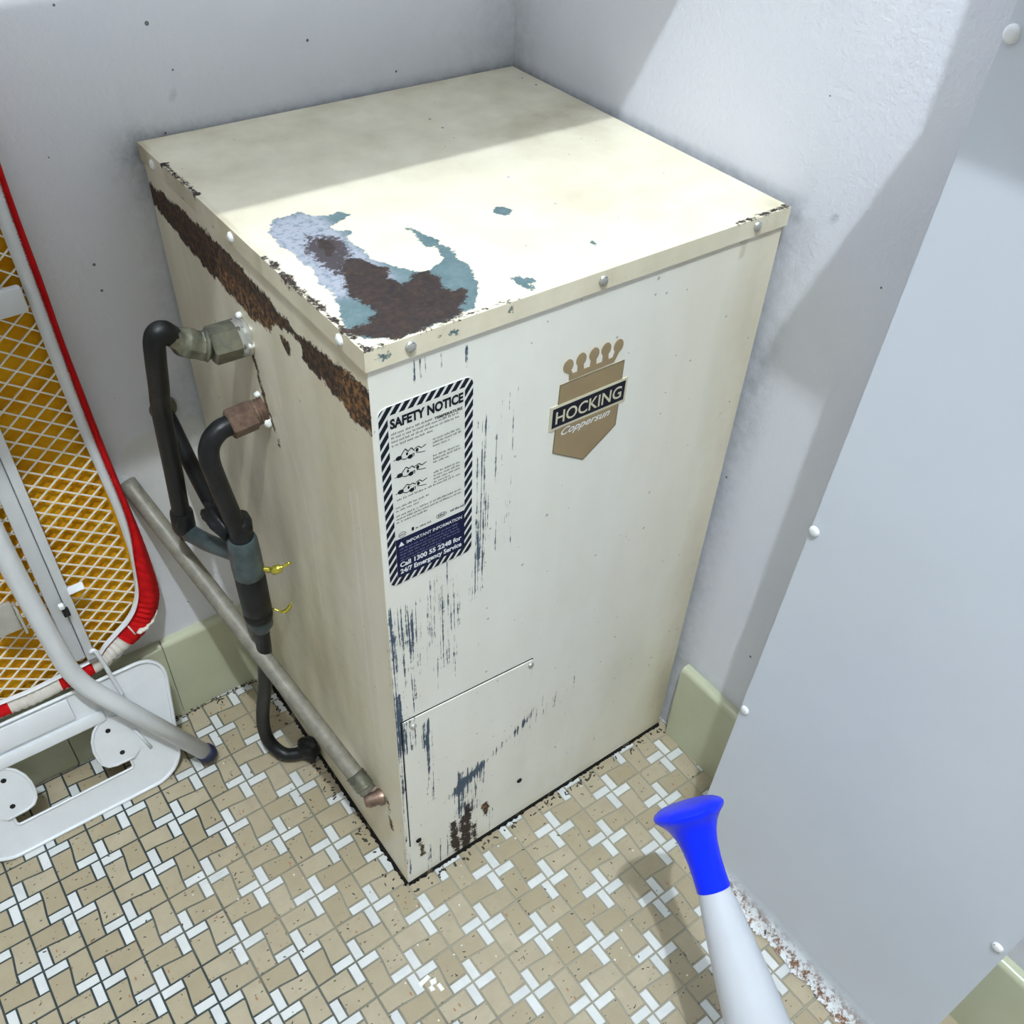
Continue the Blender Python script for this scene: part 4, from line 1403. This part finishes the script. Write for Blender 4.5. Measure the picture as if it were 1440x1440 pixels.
# folded leg tube and its navy foot
leg_path = round_path([(-0.318, 0.470, 1.20), (-0.317, 0.456, 0.75), (-0.3185, 0.449, 0.568), (-0.311, 0.444, 0.40), (-0.3045, 0.4405, 0.285), (-0.166, 0.394, 0.030)], 0.075, 12)
part(ib, 'leg', tube(leg_path, 0.0142, 20), 'board_white', 'all')
e = np.array((-0.166, 0.394, 0.030)) - np.array((-0.3045, 0.4405, 0.285))
e = e / np.linalg.norm(e)
part(ib, 'foot_cap', lathe(np.array((-0.166, 0.394, 0.030)) - e * 0.006, e, [(0, .0150), (.001, .0165), (.012, .0168), (.017, .0150), (.0195, .009), (.020, .002)], 22), 'navy_rubber', 'all', 'navy rubber foot cap')
part(ib, 'leg', tube(round_path([(-0.430, 0.470, 1.20), (-0.430, 0.449, 0.55), (-0.428, 0.443, 0.42), (-0.560, 0.43, 0.16)], 0.06, 10), 0.0142, 16), 'board_white', 'all')
# latch bracket between the legs at the left of the picture
part(ib, 'latch_bracket', join(bevel_box((-0.3720, 0.452, 0.415), (-0.3360, 0.458, 0.470), 0.002), bevel_box((-0.3355, 0.446, 0.408), (-0.3310, 0.462, 0.462), 0.002)), 'steel', 'auto', 'small bright metal latch bracket')
for zz in (0.430, 0.452):
    part(ib, 'latch_bolt', lathe((-0.326, 0.452, zz), (1, -0.3, 0), [(0, .004), (.004, .0045), (.006, .003)], 10), 'steel', 'auto')
# wire stay
part(ib, 'wire_stay', tube(smooth_path([(-0.2680, 0.468, 0.300), (-0.2620, 0.466, 0.302), (-0.2590, 0.464, 0.287), (-0.2560, 0.462, 0.260), (-0.2530, 0.458, 0.225), (-0.2500, 0.452, 0.196)], 6), 0.0035, 10), 'board_white', 'all')


# iron rest: pressed plate with an opening, at the foot of the board
def yt(z):
    return 0.404 + 0.32 * z


def tray_pt(x, z, out=0.0):
    n = np.array((0, -1, 0.32)) / math.hypot(1, 0.32)
    return np.array((x, yt(z), z)) + n * out


rest_ = bpy.data.objects.new('iron_rest', None)
HXR, HXL = 0.162, 0.162


def rr_pts(cx, hw, z0, z1, r, n=8):
    out = []
    for sx, cz, a0 in ((1, z0 + r, -90), (1, z1 - r, 0), (-1, z1 - r, 90), (-1, z0 + r, 180)):
        for k in range(n + 1):
            a = math.radians(a0 + 90 * k / n)
            out.append((cx + sx * (hw - r) + r * math.cos(a), cz + r * math.sin(a)))
    return out


TX = -0.369
out_pts = rr_pts(TX, 0.176, 0.002, 0.226, 0.045)
# the photo's plate leans: shear it a little so the right side narrows upwards
out_pts = [(x + (0.0 + 0.19 * z if x > TX else -0.19 * z) * 1.0 - (0.019 if x > TX else -0.019), z) for x, z in out_pts]
in_pts = rr_pts(TX - 0.003, 0.094, 0.053, 0.160, 0.006)


def ring_plate(outer_, inner_, thick):
    n = len(outer_)
    V, F = [], []
    for o_ in (thick / 2, -thick / 2):
        V += [tuple(tray_pt(x, z, o_)) for x, z in outer_] + [tuple(tray_pt(x, z, o_)) for x, z in inner_]
    for i in range(n):
        j = (i + 1) % n
        F.append([i, j, n + j, n + i])
        F.append([2 * n + j, 2 * n + i, 3 * n + i, 3 * n + j])
        F.append([j, i, 2 * n + i, 2 * n + j])
        F.append([n + i, n + j, 3 * n + j, 3 * n + i])
    return V, F


ir = part(ib, 'iron_rest', ring_plate(out_pts, in_pts, 0.004), 'board_white', 'auto', 'white pressed steel iron rest plate')
# raised lip round the outside and the opening
lip = [tray_pt(x, z, 0.003) for x, z in out_pts]
part(ir, 'lip', tube(lip + [lip[0]], 0.0032, 8, False), 'board_white', 'all')
lip2 = [tray_pt(x, z, 0.002) for x, z in in_pts]
part(ir, 'lip', tube(lip2 + [lip2[0]], 0.0024, 8, False), 'board_white', 'all')
# foot rail: rolled channel below the cover
part(ir, 'foot_rail', join(bar_between(tray_pt(-0.325, 0.203, 0.002), tray_pt(-0.50, 0.203, 0.002), 0.040, 0.006, 0.002, (0, -1, 0.3)),
                           bar_between(tray_pt(-0.285, 0.1685, 0.001), tray_pt(-0.50, 0.1685, 0.001), 0.022, 0.009, 0.004, (0, -1, 0.3))), 'board_white', 'auto', 'rolled white rail above the opening')
# rounded tabs with two holes each
for sx in (1, -1):
    tab = [(-.285, .160), (-.300, .157), (-.311, .147), (-.319, .132), (-.3225, .115), (-.322, .098), (-.319, .086), (-.312, .077), (-.300, .0735), (-.270, .0725), (-.260, .08), (-.260, .155)]
    c0 = -0.316 if sx > 0 else -0.744 + 0.316
    if sx < 0:
        tab = [(-0.744 - x, z) for x, z in tab][::-1]
    g = extrude_poly(tab, lambda x, z: tray_pt(x, z, 0.006), tuple(tray_pt(0, 0, -0.0035) - tray_pt(0, 0, 0)))
    tb = part(ir, 'tab', (g[0], [ff[::-1] for ff in g[1]] if sx > 0 else g[1]), 'board_white', 'auto', 'rounded steel tab with two dark holes')
    edge_ = [tray_pt(x, z, 0.005) for x, z in (tab[:10] if sx > 0 else tab[2:])]
    part(ir, 'tab_rim', tube(edge_, 0.0026, 8), 'board_white', 'all')
    for hx, hz in ((0.025, 0.139), (0.031, 0.091)):
        a_ = tray_pt(c0 + sx * hx, hz, 0.0058)
        part(ir, 'hole', lathe(a_, (0, -1, 0.32), [(0, .0042), (.0006, .0042)], 14), 'dark')
    part(ir, 'rib', tube([tray_pt(c0 + sx * 0.062, 0.118, 0.002), tray_pt(c0 + sx * 0.074, 0.072, 0.002)], 0.0032, 8), 'board_white', 'all')

# ------------------------------------------------------------------ plastic horn in the foreground
HO = np.array((0.2453, -0.2899, 0.41))
HA = np.array((-0.18357, -0.78819, -0.58742))
hn = thing('plastic_horn', tuple(HO + HA * 0.60), 'white plastic horn with a bright blue flared mouthpiece, low in the foreground', 'horn')
part(hn, 'mouthpiece', lathe(HO, HA, [(-0.0033, 0.0), (-0.0028, 0.014), (-0.0019, 0.028), (0.0, 0.0385), (0.003, 0.0437), (0.006, 0.0456), (0.0098, 0.0447), (0.0135, 0.0410), (0.0185, 0.0363), (0.026, 0.0312), (0.037, 0.0265), (0.051, 0.0231), (0.070, 0.0212), (0.089, 0.0209), (0.1055, 0.0214), (0.1060, 0.0198)], 48), 'blue', 'auto', 'bright blue flared mouthpiece')
part(hn, 'tube', lathe(HO, HA, [(0.092, 0.0184), (0.104, 0.0200), (0.13, 0.0240), (0.165, 0.0285), (0.22, 0.0345), (0.28, 0.0398), (0.38, 0.0478), (0.48, 0.0535), (0.535, 0.0570)], 48), 'horn_white', 'auto')
part(hn, 'bell', lathe(HO, HA, [(0.530, 0.0567), (0.555, 0.0590), (0.580, 0.0635), (0.598, 0.0690), (0.602, 0.0700), (0.599, 0.0675), (0.57, 0.0600), (0.535, 0.0555)], 48), 'horn_white', 'auto')

# ------------------------------------------------------------------ loose dirt and paint flakes on the floor
crumbs = []
def crumb(x, y, l_, w, hgt, a):
    c, s = math.cos(a), math.sin(a)
    base_ = [(-l_, -w), (l_, -w * rng.uniform(.3, 1)), (l_ * rng.uniform(.5, 1), w), (-l_, w * rng.uniform(.3, 1))]
    V = [(x + px_ * c - py_ * s, y + px_ * s + py_ * c, 0.0002) for px_, py_ in base_] + [(x + .6 * (px_ * c - py_ * s), y + .6 * (px_ * s + py_ * c), hgt) for px_, py_ in base_]
    return V, [[4, 5, 6, 7], [0, 1, 5, 4], [1, 2, 6, 5], [2, 3, 7, 6], [3, 0, 4, 7]]
for k in range(330):
    x, y = rng.uniform(-0.55, 0.42), rng.uniform(-0.45, 0.5)
    if x > -0.005 and y > -0.005:
        continue
    crumbs.append(crumb(x, y, rng.uniform(0.0008, 0.0032), rng.uniform(0.0005, 0.0011), 0.0012, rng.uniform(0, 3.14)))
for k in range(120):                                  # swept up along the heater and skirting
    t = rng.random()
    if rng.random() < 0.6:
        x, y = rng.uniform(0.0, 0.54), -0.008 - abs(rng.gauss(0, 0.006))
    else:
        x, y = -0.014 - abs(rng.gauss(0, 0.005)), rng.uniform(0, 0.5)
    crumbs.append(crumb(x, y, rng.uniform(0.001, 0.0045), rng.uniform(0.0008, 0.0022), 0.0022, rng.uniform(0, 3.14)))
for k in range(60):
    crumbs.append(crumb(rng.uniform(-0.2, 0), WALL_Y - BT - abs(rng.gauss(0, 0.006)), rng.uniform(0.001, 0.004), 0.0012, 0.002, rng.uniform(0, 3)))
g = join(*crumbs)
o = link('floor_dirt', g[0], g[1], 'dirt')
tag(o, 'dark crumbs of dirt scattered over the tiles', 'dirt', None, 'stuff')
flakes = [crumb(-0.050 + .016 * a, -0.150 + .014 * b, rng.uniform(.004, .010), rng.uniform(.003, .008), .0018, rng.uniform(0, 3)) for a, b in ((0, 0), (-.4, -.5), (.3, -.9), (-.6, .6))]
flakes += [crumb(rng.uniform(-.3, .35), rng.uniform(-.35, .2), .0016, .0014, .0014, rng.uniform(0, 3)) for k in range(26)]
flakes = [g_ for g_ in flakes if not (g_[0][0][0] > -0.01 and g_[0][0][1] > -0.01)]
g = join(*flakes)
o = link('paint_flakes', g[0], g[1], 'white_blob')
tag(o, 'small white paint flakes lying on the tiles', 'paint flakes', None, 'stuff')
